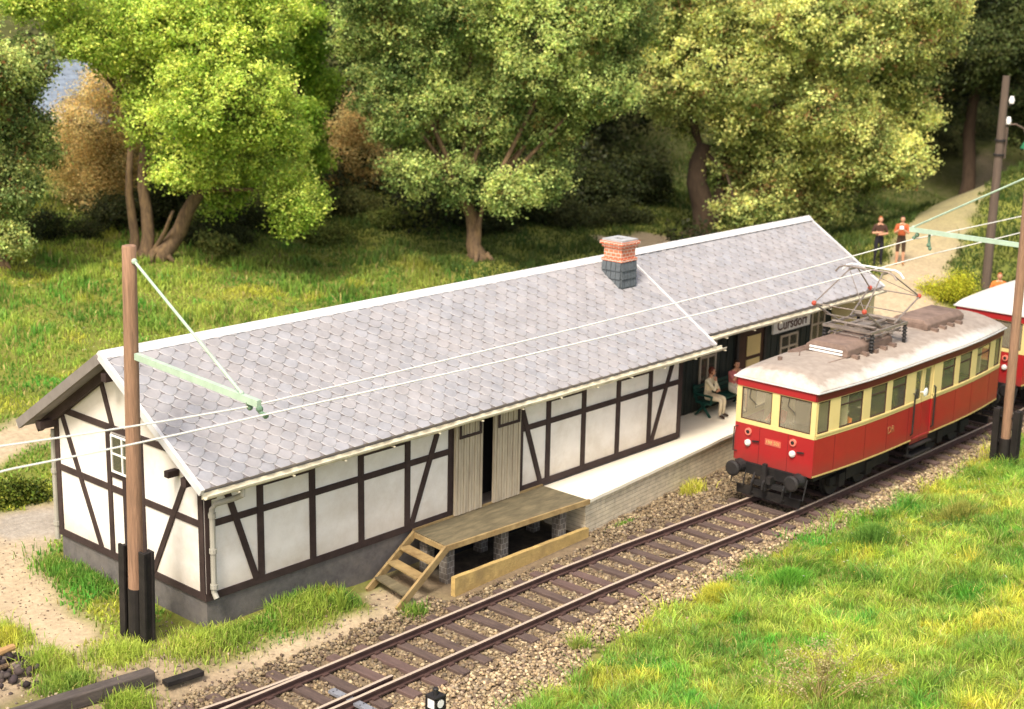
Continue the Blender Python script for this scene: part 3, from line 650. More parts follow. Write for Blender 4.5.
# door with yellow panes
d = MB(); d.box(21.75,23.2,Y2-.07,Y2-.013,SB,2.78); door = d.build('door', m_brown, bld)
for z0, z1 in ((1.20,1.82),(1.94,2.60)):
    q = MB(); q.box(22.22,22.98,Y2-.10,Y2-.071,z0,z1); q.build('pane', m_yellowpane, door)
q = MB(); q.box(21.62,21.75,Y2-.11,Y2-.014,SB,2.9); q.box(23.2,23.33,Y2-.11,Y2-.014,SB,2.9); q.box(21.62,23.33,Y2-.11,Y2-.014,2.901,3.0); q.build('door_frame', m_iron, door)
q = MB(); q.ball((21.9,Y2-.12,1.55),.04); q.build('door_handle', m_zinc, door)
def swin(x0, x1, z0, z1):
    q = MB(); q.box(x0,x1,Y2-.03,Y2-.014,z0,z1); wv = q.build('window', m_dark, bld)
    f = MB(); t = .05; xm = (x0+x1)/2
    for a in ((x0-.04,x0+.03,z0,z1),(x1-.03,x1+.04,z0,z1),(xm-.03,xm+.03,z0,z1)): f.box(a[0],a[1],Y2-.075,Y2-.031,a[2],a[3])
    for zc in (z0,z0+(z1-z0)*.62,z1): f.box(x0-.04,x1+.04,Y2-.07,Y2-.033,zc-.035,zc+.035)
    f.build('window_frame', mat('window_trim', (0.42,0.36,0.28), .7,.15,4,.05), wv)
    f = MB(); f.box(x0+.03,x1-.03,Y2-.05,Y2-.045,z0,z1); f.build('pane', glass_mat('pane_glass'), wv)
swin(19.7,20.5,1.35,2.9); swin(26.2,27.0,1.35,2.95); swin(24.3,25.3,1.2,2.25)
# posts and corner board of the open porch
q = MB(); q.box(27.55,27.85,-.14,Y2-.001,.61,3.50); q.build('end_screen', m_cream, bld)
# name sign
q = MB(); q.box(23.72,25.98,Y2-.10,Y2-.03,2.42,3.04); sg = q.build('name_sign', m_white, bld)
text_mesh('lettering', 'Cursdorf', 0.50, 0.004, mat('lettering_brown', (0.10,0.05,0.035), .8,.1,4,0), sg, Vector((24.85,Y2-.108,2.66))-wloc(sg), (R(90),0,0), .006)
# ------------------------------------------------------------------ railcars
m_red = mat('railcar_red', (0.34,0.016,0.017), 0.42, 0.12, 1.5, 0.04, 12, dirt=(0.27,0.02,0.016), dscale=1.6, damt=0.45, spec=0.45)
splash(m_red, .75, 1.25, (.11,.055,.04), .5, 3.0)
m_redd = mat('railcar_red_dark', (0.13,0.012,0.014), 0.45, 0.2, 1.5, 0.04, 12, dirt=(0.10,0.02,0.018), dscale=2, damt=0.6)
m_ivory = mat('railcar_ivory', (0.70,0.56,0.24), 0.5, 0.1, 2, 0.05, 12, dirt=(0.50,0.37,0.13), dscale=2, damt=0.4)
m_under = mat('underframe_black', (0.010,0.009,0.009), 0.75, 0.5, 3, 0.2, 30, dirt=(0.05,0.04,0.03), damt=0.5)
m_lining = mat('gold_lining', (0.50,0.38,0.14), 0.5, 0.1, 4, 0)
m_boxbrown = mat('roof_box_rust', (0.18,0.125,0.098), 0.8, 0.25, 3, 0.15, 20, dirt=(0.33,0.23,0.18), dscale=2, damt=0.6)
m_seat = mat('seat_leather', (0.12,0.05,0.025), 0.6, 0.2, 4, 0.05)
m_inner = mat('cab_lining', (0.80,0.70,0.48), 0.7, 0.1, 2, 0.02)
m_floor = mat('car_floor', (0.22,0.18,0.12), 0.8, 0.2, 3, 0.05)
m_cglass = glass_mat('railcar_glass', (0.93,0.93,0.88), 0.09)
m_fglass = glass_mat('railcar_front_glass', (0.92,0.90,0.84), 0.13, (.86,.78,.58))  # tan haze on the panes paints in the look of a lit cab
m_metal = mat('worn_metal', (0.30,0.25,0.21), 0.5, 0.3, 8, 0.1, metal=0.5)
m_ins = mat('insulator_red', (0.42,0.07,0.04), 0.35, 0.15, 8, 0)
m_lamp = bpy.data.materials.new('lamp_glass'); m_lamp.use_nodes = True
_b = m_lamp.node_tree.nodes['Principled BSDF']; _b.inputs['Base Color'].default_value = (.62,.61,.57,1); _b.inputs['Roughness'].default_value = .12
def roof_mat(name, dusty):
    m = bpy.data.materials.new(name); m.use_nodes = True; t = m.node_tree; b = t.nodes['Principled BSDF']; b.inputs['Roughness'].default_value = .75
    tc = t.nodes.new('ShaderNodeTexCoord'); sp = t.nodes.new('ShaderNodeSeparateXYZ'); t.links.new(tc.outputs['Object'], sp.inputs[0])
    n = t.nodes.new('ShaderNodeTexNoise'); n.inputs['Scale'].default_value = 1.3; n.inputs['Detail'].default_value = 8; n.inputs['Roughness'].default_value = .7
    t.links.new(tc.outputs['Object'], n.inputs['Vector'])
    ab = t.nodes.new('ShaderNodeMath'); ab.operation = 'ABSOLUTE'; t.links.new(sp.outputs[1], ab.inputs[0])
    a2 = t.nodes.new('ShaderNodeMath'); a2.operation = 'MULTIPLY_ADD'; t.links.new(n.outputs['Fac'], a2.inputs[0]); a2.inputs[1].default_value = 0.9
    sx_ = t.nodes.new('ShaderNodeMath'); sx_.operation = 'SUBTRACT'; t.links.new(sp.outputs[0], sx_.inputs[0]); sx_.inputs[1].default_value = 5.575
    ax_ = t.nodes.new('ShaderNodeMath'); ax_.operation = 'ABSOLUTE'; t.links.new(sx_.outputs[0], ax_.inputs[0])
    ox_ = t.nodes.new('ShaderNodeMath'); ox_.operation = 'SUBTRACT'; t.links.new(ax_.outputs[0], ox_.inputs[0]); ox_.inputs[1].default_value = 4.25
    mx_ = t.nodes.new('ShaderNodeMath'); mx_.operation = 'MAXIMUM'; t.links.new(ab.outputs[0], mx_.inputs[0]); t.links.new(ox_.outputs[0], mx_.inputs[1])
    t.links.new(mx_.outputs[0], a2.inputs[2])
    rp = t.nodes.new('ShaderNodeMapRange'); rp.inputs['From Min'].default_value = 1.6; rp.inputs['From Max'].default_value = 1.98
    rp.inputs['To Min'].default_value = dusty; rp.inputs['To Max'].default_value = 0; t.links.new(a2.outputs[0], rp.inputs['Value'])
    n2 = t.nodes.new('ShaderNodeTexNoise'); n2.inputs['Scale'].default_value = 5; n2.inputs['Detail'].default_value = 6; t.links.new(tc.outputs['Object'], n2.inputs['Vector'])
    c = t.nodes.new('ShaderNodeMixRGB'); t.links.new(n2.outputs['Fac'], c.inputs[0]); c.inputs[1].default_value = (.185,.14,.108,1); c.inputs[2].default_value = (.42,.355,.29,1)
    mx = t.nodes.new('ShaderNodeMixRGB'); t.links.new(rp.outputs[0], mx.inputs[0]); mx.inputs[1].default_value = (.66,.63,.57,1); t.links.new(c.outputs[0], mx.inputs[2])
    t.links.new(mx.outputs[0], b.inputs['Base Color'])
    return m
m_roof1 = roof_mat('railcar_roof_dusty', 0.95); m_roof2 = roof_mat('railcar_roof_clean', 0.10)

def railcar(name, label, x0, yc, main=True):
    Lc = 11.15
    T = thing(name, label, 'railcar', (x0, yc, RT), 0, 'red and cream railcars on the track')
    HX = [0,0.25,1.15,2.2,3.4,Lc-3.4,Lc-2.2,Lc-1.15,Lc-.25,Lc]; HW = [1.25,1.28,1.37,1.45,1.49,1.49,1.45,1.37,1.28,1.25]
    hw = lambda s: float(np.interp(s, HX, HW))
    ZB, ZS, ZF, ZR = 1.0, 2.07, 3.12, 3.36
    zb = lambda s: ZB
    def panel(mb, s0, s1, z0, z1, side, th=0.05, out=0.0, mi=0):
        cuts = [s0]+[h for h in HX if s0+.02 < h < s1-.02]+[s1]
        for a, b in zip(cuts[:-1], cuts[1:]):
            A, B = hw(a)+out, hw(b)+out
            mb.hexa([(a,side*A,z0),(b,side*B,z0),(b,side*(B-th),z0),(a,side*(A-th),z0),(a,side*A,z1),(b,side*B,z1),(b,side*(B-th),z1),(a,side*(A-th),z1)], mi)
    def endp(mb, y0, y1, z0, z1, end, th=0.05, out=0.0, mi=0):
        if end == 0: mb.box(-out, th, y0, y1, z0, z1, mi)
        else: mb.box(Lc-th, Lc+out, y0, y1, z0, z1, mi)
    wins = [(0.10,0.60),(1.05,2.12),(2.52,3.36),(3.66,4.48),(6.67,7.49),(7.79,8.63),(9.03,10.10),(10.55,11.05)]
    D0, D1 = 5.02, 6.13
    zw0, zw1 = ZS+0.12, ZF-0.03
    # lower red body
    mb = MB()
    for sd_ in (-1,1):
        panel(mb, .051, D0-.02, ZB, ZS, sd_); panel(mb, D1+.02, Lc-.051, ZB, ZS, sd_)
    for sd_ in (-1,1): panel(mb, D0-.02, D1+.02, ZB, ZB+.06, sd_)
    for e in (0,1): endp(mb, -hw(0)+.0, hw(0), ZB-.0, ZS, e)
    for sd_ in (-1,1):
        for s_ in (.9,2.35,3.52,4.75,6.4,7.65,8.8,10.25): panel(mb, s_, s_+.014, ZB+.06, ZS-.005, sd_, .02, .004, 1)
    for y in (-.45,.45): mb.box(-.004,.02,y-.006,y+.006,ZB+.02,ZS-.005,1)
    body = mb.build('body', [m_red, m_redd], T, local=True)
    for sd_ in (-1,1):
        for a, b in ((.0,D0-.02),(D1+.02,Lc)): ln = MB(); panel(ln, a, b, ZB+.01, ZB+.055, sd_, .02, .006); ln.build('lining', m_lining, body, local=True)
    # cream window band
    mb = MB()
    for sd_ in (-1,1):
        edges = [.051]+[q for w_ in wins[:4] for q in w_]+[D0-.02]
        for a, b in zip(edges[0::2], edges[1::2]): panel(mb, a, b, zw0, zw1, sd_)
        edges = [D1+.02]+[q for w_ in wins[4:] for q in w_]+[Lc-.051]
        for a, b in zip(edges[0::2], edges[1::2]): panel(mb, a, b, zw0, zw1, sd_)
        panel(mb, D0-.02, D1+.02, ZF-.03, ZF, sd_)
        for a, b in ((.051,D0-.02),(D1+.02,Lc-.051)):
            panel(mb, a, b, ZS+.001, zw0-.001, sd_, .05, .004); panel(mb, a, b, zw1, ZF, sd_)
            panel(mb, a, b, ZS+.085, zw0+.012, sd_, .05, .028)
    fw_ = [(-1.10,-.12),(.12,1.09)]
    for e in (0,1):
        for a, b in ((-hw(0),-1.10),(-.12,.12),(1.09,hw(0))): endp(mb, a, b, zw0, zw1, e)
        endp(mb, -hw(0), hw(0), ZS+.001, zw0-.001, e, .05, .006); endp(mb, -hw(0), hw(0), zw1, ZF, e)
    mb.build('window_band', m_ivory, T, local=True)
    # fascia and roof
    mb = MB()
    for sd_ in (-1,1): panel(mb, -.02, Lc+.02, ZF+.001, ZR, sd_, .06, .03, 0)
    for e in (0,1): endp(mb, -hw(0)+.031, hw(0)-.031, ZF+.001, ZR-.002, e, .05, .03, 1)
    mb.build('fascia', [m_redd, m_red], T, local=True)
    mb = MB(); NS, NT = 44, 18; V_, Fc = [], []
    ssn = np.concatenate([np.linspace(-.07,.5,9), np.linspace(.8,Lc-.8,26), np.linspace(Lc-.5,Lc+.07,9)])
    for a in ssn:
        sc = min(max(a,0),Lc); W_ = hw(sc)+.075; e = min(a+.07, Lc+.07-a); ef = (1-(1-min(1,e/.55))**2.4)
        for k in range(NT+1):
            t = math.sin((k/NT*2-1)*math.pi/2); V_.append((a, t*W_, ZR+.005+.14*(1-abs(t)**10)**.5*min(1,.35+e/.16)+.30*(1-abs(t)**2.2)*ef))
    for i in range(len(ssn)-1):
        for k in range(NT): Fc.append((i*(NT+1)+k, (i+1)*(NT+1)+k, (i+1)*(NT+1)+k+1, i*(NT+1)+k+1))
    Fc.append(tuple(i*(NT+1) for i in range(len(ssn)))); Fc.append(tuple(i*(NT+1)+NT for i in range(len(ssn)))[::-1])
    Fc.append(tuple(range(NT+1))[::-1]); Fc.append(tuple((len(ssn)-1)*(NT+1)+k for k in range(NT+1)))
    Fc.append(tuple([i*(NT+1) for i in range(len(ssn))]+[i*(NT+1)+NT for i in range(len(ssn))][::-1])[::-1])
    mb.add(V_, Fc); rf = mb.build('roof', m_roof1 if main else m_roof2, T, local=True)
    for pl in rf.data.polygons: pl.use_smooth = len(pl.vertices) == 4
    for sd_ in (-1,1): mb = MB(); panel(mb, -.06, Lc+.06, ZR-.012, ZR+.02, sd_, .03, .10); mb.build('rain_strip', m_zinc, rf, local=True)
    for e in (0,1): mb = MB(); endp(mb, -hw(0)-.07, hw(0)+.07, ZR-.012, ZR+.02, e, .02, .085); mb.build('rain_strip', m_zinc, rf, local=True)
    # windows
    def sidewin(a, b, sd_):
        f = MB(); t = .035
        panel(f, a, b, zw0+.013, zw0+.05, sd_, .03, -.012); panel(f, a, b, zw1-.04, zw1-.001, sd_, .03, -.012)
        panel(f, a, a+t, zw0+.05, zw1-.04, sd_, .03, -.012); panel(f, b-t, b, zw0+.05, zw1-.04, sd_, .03, -.012)
        if b-a > .6: panel(f, a+t, b-t, zw1-.27, zw1-.235, sd_, .03, -.012)
        wv = f.build('window', m_brown, T, local=True)
        g_ = MB(); panel(g_, a+t, b-t, zw0+.05, zw1-.04, sd_, .006, -.028); g_.build('pane', m_cglass, wv, local=True)
    for sd_ in (-1,1):
        for a, b in wins: sidewin(a, b, sd_)
    for e in (0,1):
        for y0, y1 in fw_:
            f = MB(); t = .03; ed = lambda *q: endp(f, q[0], q[1], q[2], q[3], e, .03, -.012)
            def ed(a, b, c, d):
                if e == 0: f.box(.012,.04,a,b,c,d)
                else: f.box(Lc-.04,Lc-.012,a,b,c,d)
            ed(y0,y1,zw0,zw0+t); ed(y0,y1,zw1-t,zw1); ed(y0,y0+t,zw0+t,zw1-t); ed(y1-t,y1,zw0+t,zw1-t)
            wv = f.build('front_window', m_brown, T, local=True)
            g_ = MB(); q = (.024,.03) if e == 0 else (Lc-.03,Lc-.024); g_.box(q[0],q[1],y0+t,y1-t,zw0+t,zw1-t); g_.build('pane', m_fglass, wv, local=True)
            if e == 0 and main:
                g_ = MB(); yy = (y0+y1)/2+.2; g_.tube([(.005,yy,zw1-.02),(-.02,yy+.02,zw1-.25),(-.015,yy-.22,zw1-.42)], .010, 5); g_.build('wiper', m_iron, wv, local=True)
    # doors
    for sd_ in (-1,1):
        dz0 = ZB-.12
        f = MB(); mid = (D0+D1)/2
        for a, b in ((D0,mid-.012),(mid+.012,D1)):
            panel(f, a, b, dz0, ZS, sd_, .05, -.035, 0); panel(f, a, b, ZS, zw0, sd_, .05, -.035, 1); panel(f, a, a+.09, zw0, ZF, sd_, .05, -.035, 1); panel(f, b-.09, b, zw0, ZF, sd_, .05, -.035, 1)
            panel(f, a+.09, b-.09, ZF-.07, ZF, sd_, .05, -.035, 1)
        dr = f.build('door', [m_red, m_ivory], T, local=True)
        g_ = MB(); panel(g_, D0+.09, D1-.09, zw0, ZF-.07, sd_, .006, -.055); g_.build('pane', m_cglass, dr, local=True)
        for s_ in (D0-.07, D1+.07): g_ = MB(); y = sd_*(1.49+.06); g_.tube([(s_,sd_*1.49,2.45),(s_,y,2.42),(s_,y,1.25),(s_,sd_*1.49,1.2)], .024, 6); g_.build('handrail', m_iron, dr, local=True)
        g_ = MB(); g_.box(D0-.05,D1+.05,sd_*1.44-.14,sd_*1.44+.14,.52,.57); g_.box(D0-.05,D1+.05,sd_*1.46-.12,sd_*1.46+.12,.80,.84)
        for s_ in (D0,D1): g_.beam((s_,sd_*1.42,.52),(s_,sd_*1.42,1.0),.05)
        g_.build('footboard', m_under, dr, local=True)
        if main and sd_ < 0:
            g_ = MB(); g_.tube([(mid-.22,sd_*1.5,2.42),(mid-.22,sd_*1.62,2.45)], .02, 6); g_.ball((mid-.22,sd_*1.66,2.45),(.13,.03,.13),12,8); g_.build('mirror', m_ceramic, dr, local=True)
    # interior
    mb = MB(); mb.box(.06,Lc-.06,-1.14,1.14,1.03,1.10); mb.build('floor', m_floor, T, local=True)
    mb = MB()
    for xb in (1.55, Lc-1.55):
        for y0, y1 in ((-1.3,-.35),(.35,1.3)): mb.box(xb-.03,xb+.03,y0,y1,1.101,3.2)
        mb.box(xb-.03,xb+.03,-.349,.349,2.9,3.2)
    mb.build('bulkhead', m_inner, T, local=True)
    for s_ in (2.3,3.0,4.1,7.0,8.0,8.8):
        for y in (-.85,.85):
            q = MB(); q.box(s_-.22,s_+.22,y-.42,y+.42,1.45,1.56); q.box(s_+.20,s_+.28,y-.42,y+.42,1.561,2.20); q.box(s_-.15,s_+.15,y-.3,y+.3,1.101,1.449); q.build('seat', m_seat, T, local=True, bevel=.03)
    q = MB(); q.box(.15,.55,-1.0,1.0,1.101,1.98); q.box(.2,.5,.3,.8,1.98,2.12); q.tube([(.35,-.4,1.98),(.35,-.4,2.2)],.03,6); q.tube([(.35,-.4,2.2),(.48,-.2,2.22)],.02,6); q.build('control_desk', m_iron, T, local=True)
    # underframe, wheels, end gear
    mb = MB(); mb.box(.25,Lc-.25,-1.15,1.15,.82,.998); mb.box(2.2,4.6,-1.05,1.05,.42,.819); mb.box(6.6,8.9,-1.05,1.05,.45,.819)
    for sd_ in (-1,1):
        mb.box(1.4,3.9,sd_*.95-.06,sd_*.95+.06,.38,.62); mb.box(7.2,9.8,sd_*.95-.06,sd_*.95+.06,.38,.62)
        for s_ in (1.9,3.4,7.7,9.2): mb.box(s_-.16,s_+.16,sd_*1.0-.1,sd_*1.0+.1,.30,.68)
    mb.build('underframe', m_under, T, local=True)
    for s_ in (1.9,3.4,7.7,9.2):
        q = MB()
        for y in (-.75,.75): q.tube([(s_,y-.06,.42),(s_,y+.06,.42)], .42, 24); q.tube([(s_,y-math.copysign(.06,y),.42),(s_,y-math.copysign(.09,y),.42)], .46, 24)
        q.tube([(s_,-.7,.42),(s_,.7,.42)], .07, 8); q.build('wheelset', m_iron, T, local=True)
    for e in (0,1):
        sx = -1 if e == 0 else 1; X0 = 0 if e == 0 else Lc
        q = MB(); q.box(min(X0+sx*.02,X0+sx*.12),max(X0+sx*.02,X0+sx*.12),-1.12,1.12,.72,1.02); q.build('buffer_beam', m_under, T, local=True)
        for y in (-.93,.93):
            q = MB(); q.tube([(X0+sx*.12,y,.90),(X0+sx*.32,y,.90)], [.20,.15], 14); q.tube([(X0+sx*.30,y,.90),(X0+sx*.48,y,.90)], .09, 12); q.tube([(X0+sx*.48,y,.90),(X0+sx*.52,y,.90),(X0+sx*.55,y,.90)], [.22,.22,.17], 20)
            q.build('buffer', m_iron, T, local=True)
        q = MB(); q.box(min(X0,X0+sx*.30),max(X0,X0+sx*.30),-.16,.16,.62,.82); q.beam((X0+sx*.28,.03,.42),(X0+sx*.30,.03,1.18),.12,.10); q.tube([(X0+sx*.30,0,.72),(X0+sx*.42,0,.66),(X0+sx*.44,0,.5),(X0+sx*.34,0,.42)], .035, 6)
        q.box(min(X0,X0+sx*.2),max(X0,X0+sx*.2),-.62,.5,.48,.60)
        for y in (-.55,.45): q.tube([(X0+sx*.1,y,.8),(X0+sx*.25,y,.55),(X0+sx*.22,y+.05,.25),(X0+sx*.12,y,.22)], .035, 6)
        q.build('coupler', m_iron, T, local=True)
        q = MB(); q.box(min(X0+sx*.06,X0+sx*.14),max(X0+sx*.06,X0+sx*.14),-1.0,1.0,.12,.36); q.build('rail_guard', m_under, T, local=True)
        for y in (-.95,.95):
            q = MB(); q.tube([(X0+sx*.05,y-.2,.95),(X0+sx*.22,y-.2,.40),(X0+sx*.22,y+.2,.40),(X0+sx*.05,y+.2,.95)], .022, 6); q.build('step_loop', m_iron, T, local=True)
        for y in (-.62,.80):
            q = MB(); q.tube([(X0-sx*.01,y,1.55),(X0+sx*.07,y,1.55),(X0+sx*.09,y,1.55)], [.078,.078,.055], 16); h = q.build('headlight', m_lamp, T, local=True)
            q = MB(); q.tube([(X0+sx*.001,y,1.55),(X0+sx*.05,y,1.55)], .092, 16); q.build('headlight_rim', m_zinc, h, local=True)
            q = MB(); q.tube([(X0-sx*.01,y,1.87),(X0+sx*.05,y,1.87)], .10, 16); tl = q.build('tail_lamp', mat('tail_lamp_red', (.70,.20,.14), .35, .1, 4, 0), T, local=True)
            q = MB(); q.tube([(X0+sx*.051,y,1.87),(X0+sx*.06,y,1.87)], .055, 12); q.build('lens', m_iron, tl, local=True)
            q = MB(); q.beam((X0+sx*.03,y-.14,1.63),(X0+sx*.05,y-.36,1.66),.035); q.build('lamp_bracket', m_iron, T, local=True)
        if e == 0:
            q = MB(); q.box(-.014,-.001,-.24,.26,1.62,1.79); pl = q.build('number_plate', mat('plate_red', (.52,.12,.08), .5, .1, 4, 0), T, local=True)
            text_mesh('lettering', '188 501', .14, .003, m_lining, pl, (-.018,.01,1.705), (R(90),0,R(-90)))
            q = MB(); q.tube([(-.03,1.14,1.25),(-.12,1.20,1.27),(-.12,1.20,1.95),(-.03,1.14,1.97)], .018, 6); q.build('handrail', m_iron, T, local=True)
    text_mesh('emblem', 'DR', .30, .003, mat('emblem_gold', (.40,.17,.07), .5, .2, 6, 0), T, (3.75,-1.497,1.62), (R(90),0,0))
    if not main: return T
    # roof gear
    def rbox(a, b, half, z0, z1):
        q = MB(); P_ = [(a,-half),(b,-half),(b,half),(a,half)]
        for j, (za_, zb_, i0, i1) in enumerate(((z0,z1-.13,0,0),(z1-.13,z1,0,.16))):
            q.hexa([(a,-half,za_),(b,-half,za_),(b,half,za_),(a,half,za_),(a+i1*.3,-half+i1,zb_),(b-i1*.3,-half+i1,zb_),(b-i1*.3,half-i1,zb_),(a+i1*.3,half-i1,zb_)])
        o_ = q.build('roof_box', m_boxbrown, T, local=True, bevel=.02)
        for s_ in np.arange(a+.3, b-.1, .52):
            for y in (-half-.08,half+.08): q = MB(); q.box(s_-.07,s_+.07,y-.12,y+.12,z0-.12,z0+.05); q.build('box_foot', m_boxbrown, o_, local=True)
        return o_
    b1 = rbox(2.45,5.0,.66,3.78,4.10)
    q = MB()
    for k in range(2): q.box(2.41,2.448,-.52,.52,3.82+.09*k,3.87+.09*k)
    q.build('louvre', m_ceramic, b1, local=True)
    rbox(7.2,9.6,.62,3.78,4.07)
    q = MB()
    for y in np.linspace(.72,1.02,6): q.tube([(2.2,y,3.74),(4.9,y,3.76)], .022, 5)
    for s_ in (2.25,3.4,4.8): q.box(s_-.04,s_+.04,.66,1.08,3.62,3.73)
    q.build('cable_rack', m_boxbrown, T, local=True)
    q = MB(); q.tube([(.95,.55,3.62),(.95,.55,3.86)], [.05,.07], 8); q.tube([(1.6,-.55,3.765),(2.6,-.6,3.78)], .015, 5); q.tube([(1.7,.4,3.80),(2.3,.75,3.76)], .015, 5); q.build('roof_fittings', m_boxbrown, T, local=True)
    # pantograph
    pc = 4.55; zb0 = 4.32; hy = .76
    pt = MB()
    for y in (-hy,hy): pt.beam((pc-1.05,y,zb0),(pc+1.05,y,zb0),.07,.07)
    for s_ in (-1.05,-.85,.85,1.05): pt.beam((pc+s_,-hy,zb0),(pc+s_,hy,zb0),.06,.06)
    for s_ in (-.5,0,.45): pt.tube([(pc+s_,-.5,zb0-.12),(pc+s_,.5,zb0-.12)], .045, 6)
    pt.tube([(pc-.7,-.25,zb0+.05),(pc+.7,-.25,zb0+.05)], .06, 8); pt.tube([(pc-.7,.25,zb0+.03),(pc+.6,.25,zb0+.03)], .05, 8)
    pt.box(pc-.3,pc+.3,-.18,.18,zb0-.16,zb0+.02)
    for s_ in (-.75,-.25,.3,.8): pt.tube([(pc+s_,-.72,zb0-.22),(pc+s_,.72,zb0-.22)], .03, 6)
    for y in (-.6,-.4,.4,.6): pt.tube([(pc-1.0,y,zb0-.2),(pc+1.0,y,zb0-.18)], .028, 6)
    pt.box(pc+.4,pc+.95,-.45,.45,zb0-.30,zb0-.08); pt.tube([(pc+.7,-.75,zb0+.10),(pc+.7,.75,zb0+.10)], .05, 8); pt.tube([(pc-.65,-.7,zb0+.08),(pc-.65,.7,zb0+.08)], .04, 8)
    pg = pt.build('pantograph_base', m_metal, T, local=True)
    for s_ in (-.95,.95):
        for y in (-hy,hy):
            q = MB(); q.tube([(pc+s_,y,3.6),(pc+s_,y,zb0-.03)], .05, 8)
            for k in range(4): q.tube([(pc+s_,y,3.86+.1*k),(pc+s_,y,3.90+.1*k)], [.085,.055], 10)
            q.build('insulator', m_iron, pg, local=True)
    ztop, zk = 5.87, 5.03; kx = 1.58
    for sx in (-1,1):
        q = MB()
        for y in (-hy+.05,hy-.05): q.tube([(pc+sx*.35,y,zb0+.06),(pc+sx*kx,y*1.15,zk)], .028, 6)
        q.tube([(pc+sx*.9,-.79,zb0+.30),(pc+sx*.9,.79,zb0+.30)], .016, 5); q.tube([(pc+sx*kx,-.85,zk),(pc+sx*kx,.85,zk)], .018, 6)
        q.build('lower_arm', m_metal, pg, local=True)
        q = MB()
        for y in (-1,1): q.tube([(pc+sx*kx,y*.8,zk),(pc+sx*.22,y*.52,ztop)], .022, 6)
        q.tube([(pc+sx*kx,-.8,zk),(pc+sx*.22,.52,ztop)], .012, 5)
        q.build('upper_arm', m_metal, pg, local=True)
        q = MB()
        for y in (-.8,.8): q.ball((pc+sx*kx,y,zk),.075,8,6)
        q.build('knee_joint', m_ins, pg, local=True)
    for s_ in (-.2,.2):
        q = MB(); pts = [(pc+s_,-.98,ztop-.12),(pc+s_,-.86,ztop+.02),(pc+s_,-.7,ztop+.08),(pc+s_,.7,ztop+.08),(pc+s_,.86,ztop+.02),(pc+s_,.98,ztop-.12)]
        q.tube(pts, .028, 6); q.build('contact_strip', m_ceramic if s_ > 0 else m_metal, pg, local=True)
    q = MB()
    for y in (-.52,.52): q.beam((pc-.24,y,ztop),(pc+.24,y,ztop),.05)
    q.build('pan_head', m_metal, pg, local=True)
    return T
car1 = railcar('railcar', 'red and cream electric railcar with dusty brown roof and raised pantograph', 15.93, -3.87)
car2 = railcar('railcar', 'second red and cream railcar with clean pale roof, behind the right pole', 29.2, -3.75, main=False)
# ------------------------------------------------------------------ catenary masts, wires
def mast(label, base, top, braces, brace_top, arm, stay, hang, paint, rr=1.0):
    T = thing('catenary_mast', label, 'mast', base, 0, 'catenary masts beside the track')
    b, t = Vector(base), Vector(top)
    q = MB(); n = 10; q.tube([b+(t-b)*k/n for k in range(n+1)]+[t+Vector((0,0,.015))], [rr*(.165-.022*k/n) for k in range(n+1)]+[.12*rr], 16); pole = q.build('pole', m_pole, T)
    for pl in pole.data.polygons: pl.use_smooth = len(pl.vertices) == 4
    q = MB(); d = (t-b).normalized(); q.tube([b-d*.1, b+d*paint], .172, 16); q.build('tarred_foot', m_tar, pole)
    for (dx, dy) in braces:
        q = MB(); c = b+Vector((dx,dy,0)); c2 = c+d*(brace_top-b.z)
        c2.x += 0
        for off in (-.10,.10): q.beam(c+Vector((off,0,-.15)), c2+Vector((off,0,0)), .06, .20, up=(0,1,0))
        q.beam(c+Vector((0,0,-.15)), c2+Vector((0,0,-.02)), .16, .10, up=(0,1,0)); q.build('brace', m_tar, T, bevel=.01)
    q = MB(); 
    for z in (.7,1.5):
        p = b+d*z; q.beam(p+Vector((0,braces[0][1]*1.1,0)), p+Vector((0,braces[1][1]*1.1,0)), .05)
    q.build('brace_bolt', m_iron, T)
    q = MB(); q.beam(arm[0], arm[1], .10, .13); q.build('bracket_arm', m_mint, T)
    q = MB(); q.tube(stay, .03, 8); q.ball(stay[0], .06); q.ball(stay[1], .05); q.build('stay_rod', m_mint, T)
    m_clamp = mat('clamp_green', (.12,.20,.13), .6, .2, 5, .05)
    for s_, (p0, p1) in enumerate(hang): q = MB(); q.tube([p0, ((p0[0]+p1[0])/2, p0[1], (p0[2]+p1[2])/2), p1], .04, 8); q.ball(p1, .06); q.ball(((p0[0]+p1[0])/2, p0[1], p1[2]+.1), .07); q.build('wire_clamp', m_clamp, T)
    return T
mast('brown wooden catenary mast with mint green bracket arm standing in front of the gable', (-1.31,.68,-.1), (-1.45,.16,8.47), [(0,.34),(.02,-.36)], 2.1,
     ((-1.43,.10,6.27),(-1.45,-3.76,6.10)), ((-1.45,-.0,8.19),(-1.45,-3.25,6.2)), [((-1.45,-3.45,6.02),(-1.42,-3.45,5.96)),((-1.45,-3.75,6.0),(-1.42,-3.9,5.9))], 1.3)
mast('brown wooden catenary mast on the grass bank beside the railcar', (24.06,-6.86,-.2), (23.24,-7.10,9.2), [(0,.30),(.02,-.31)], 1.55,
     ((23.47,-6.95,6.52),(23.72,-3.35,6.50)), ((23.30,-7.0,8.48),(23.72,-3.45,6.58)), [((23.72,-3.6,6.44),(23.72,-3.5,6.26)),((23.72,-4.0,6.44),(23.72,-4.05,6.0))], .85, .86)
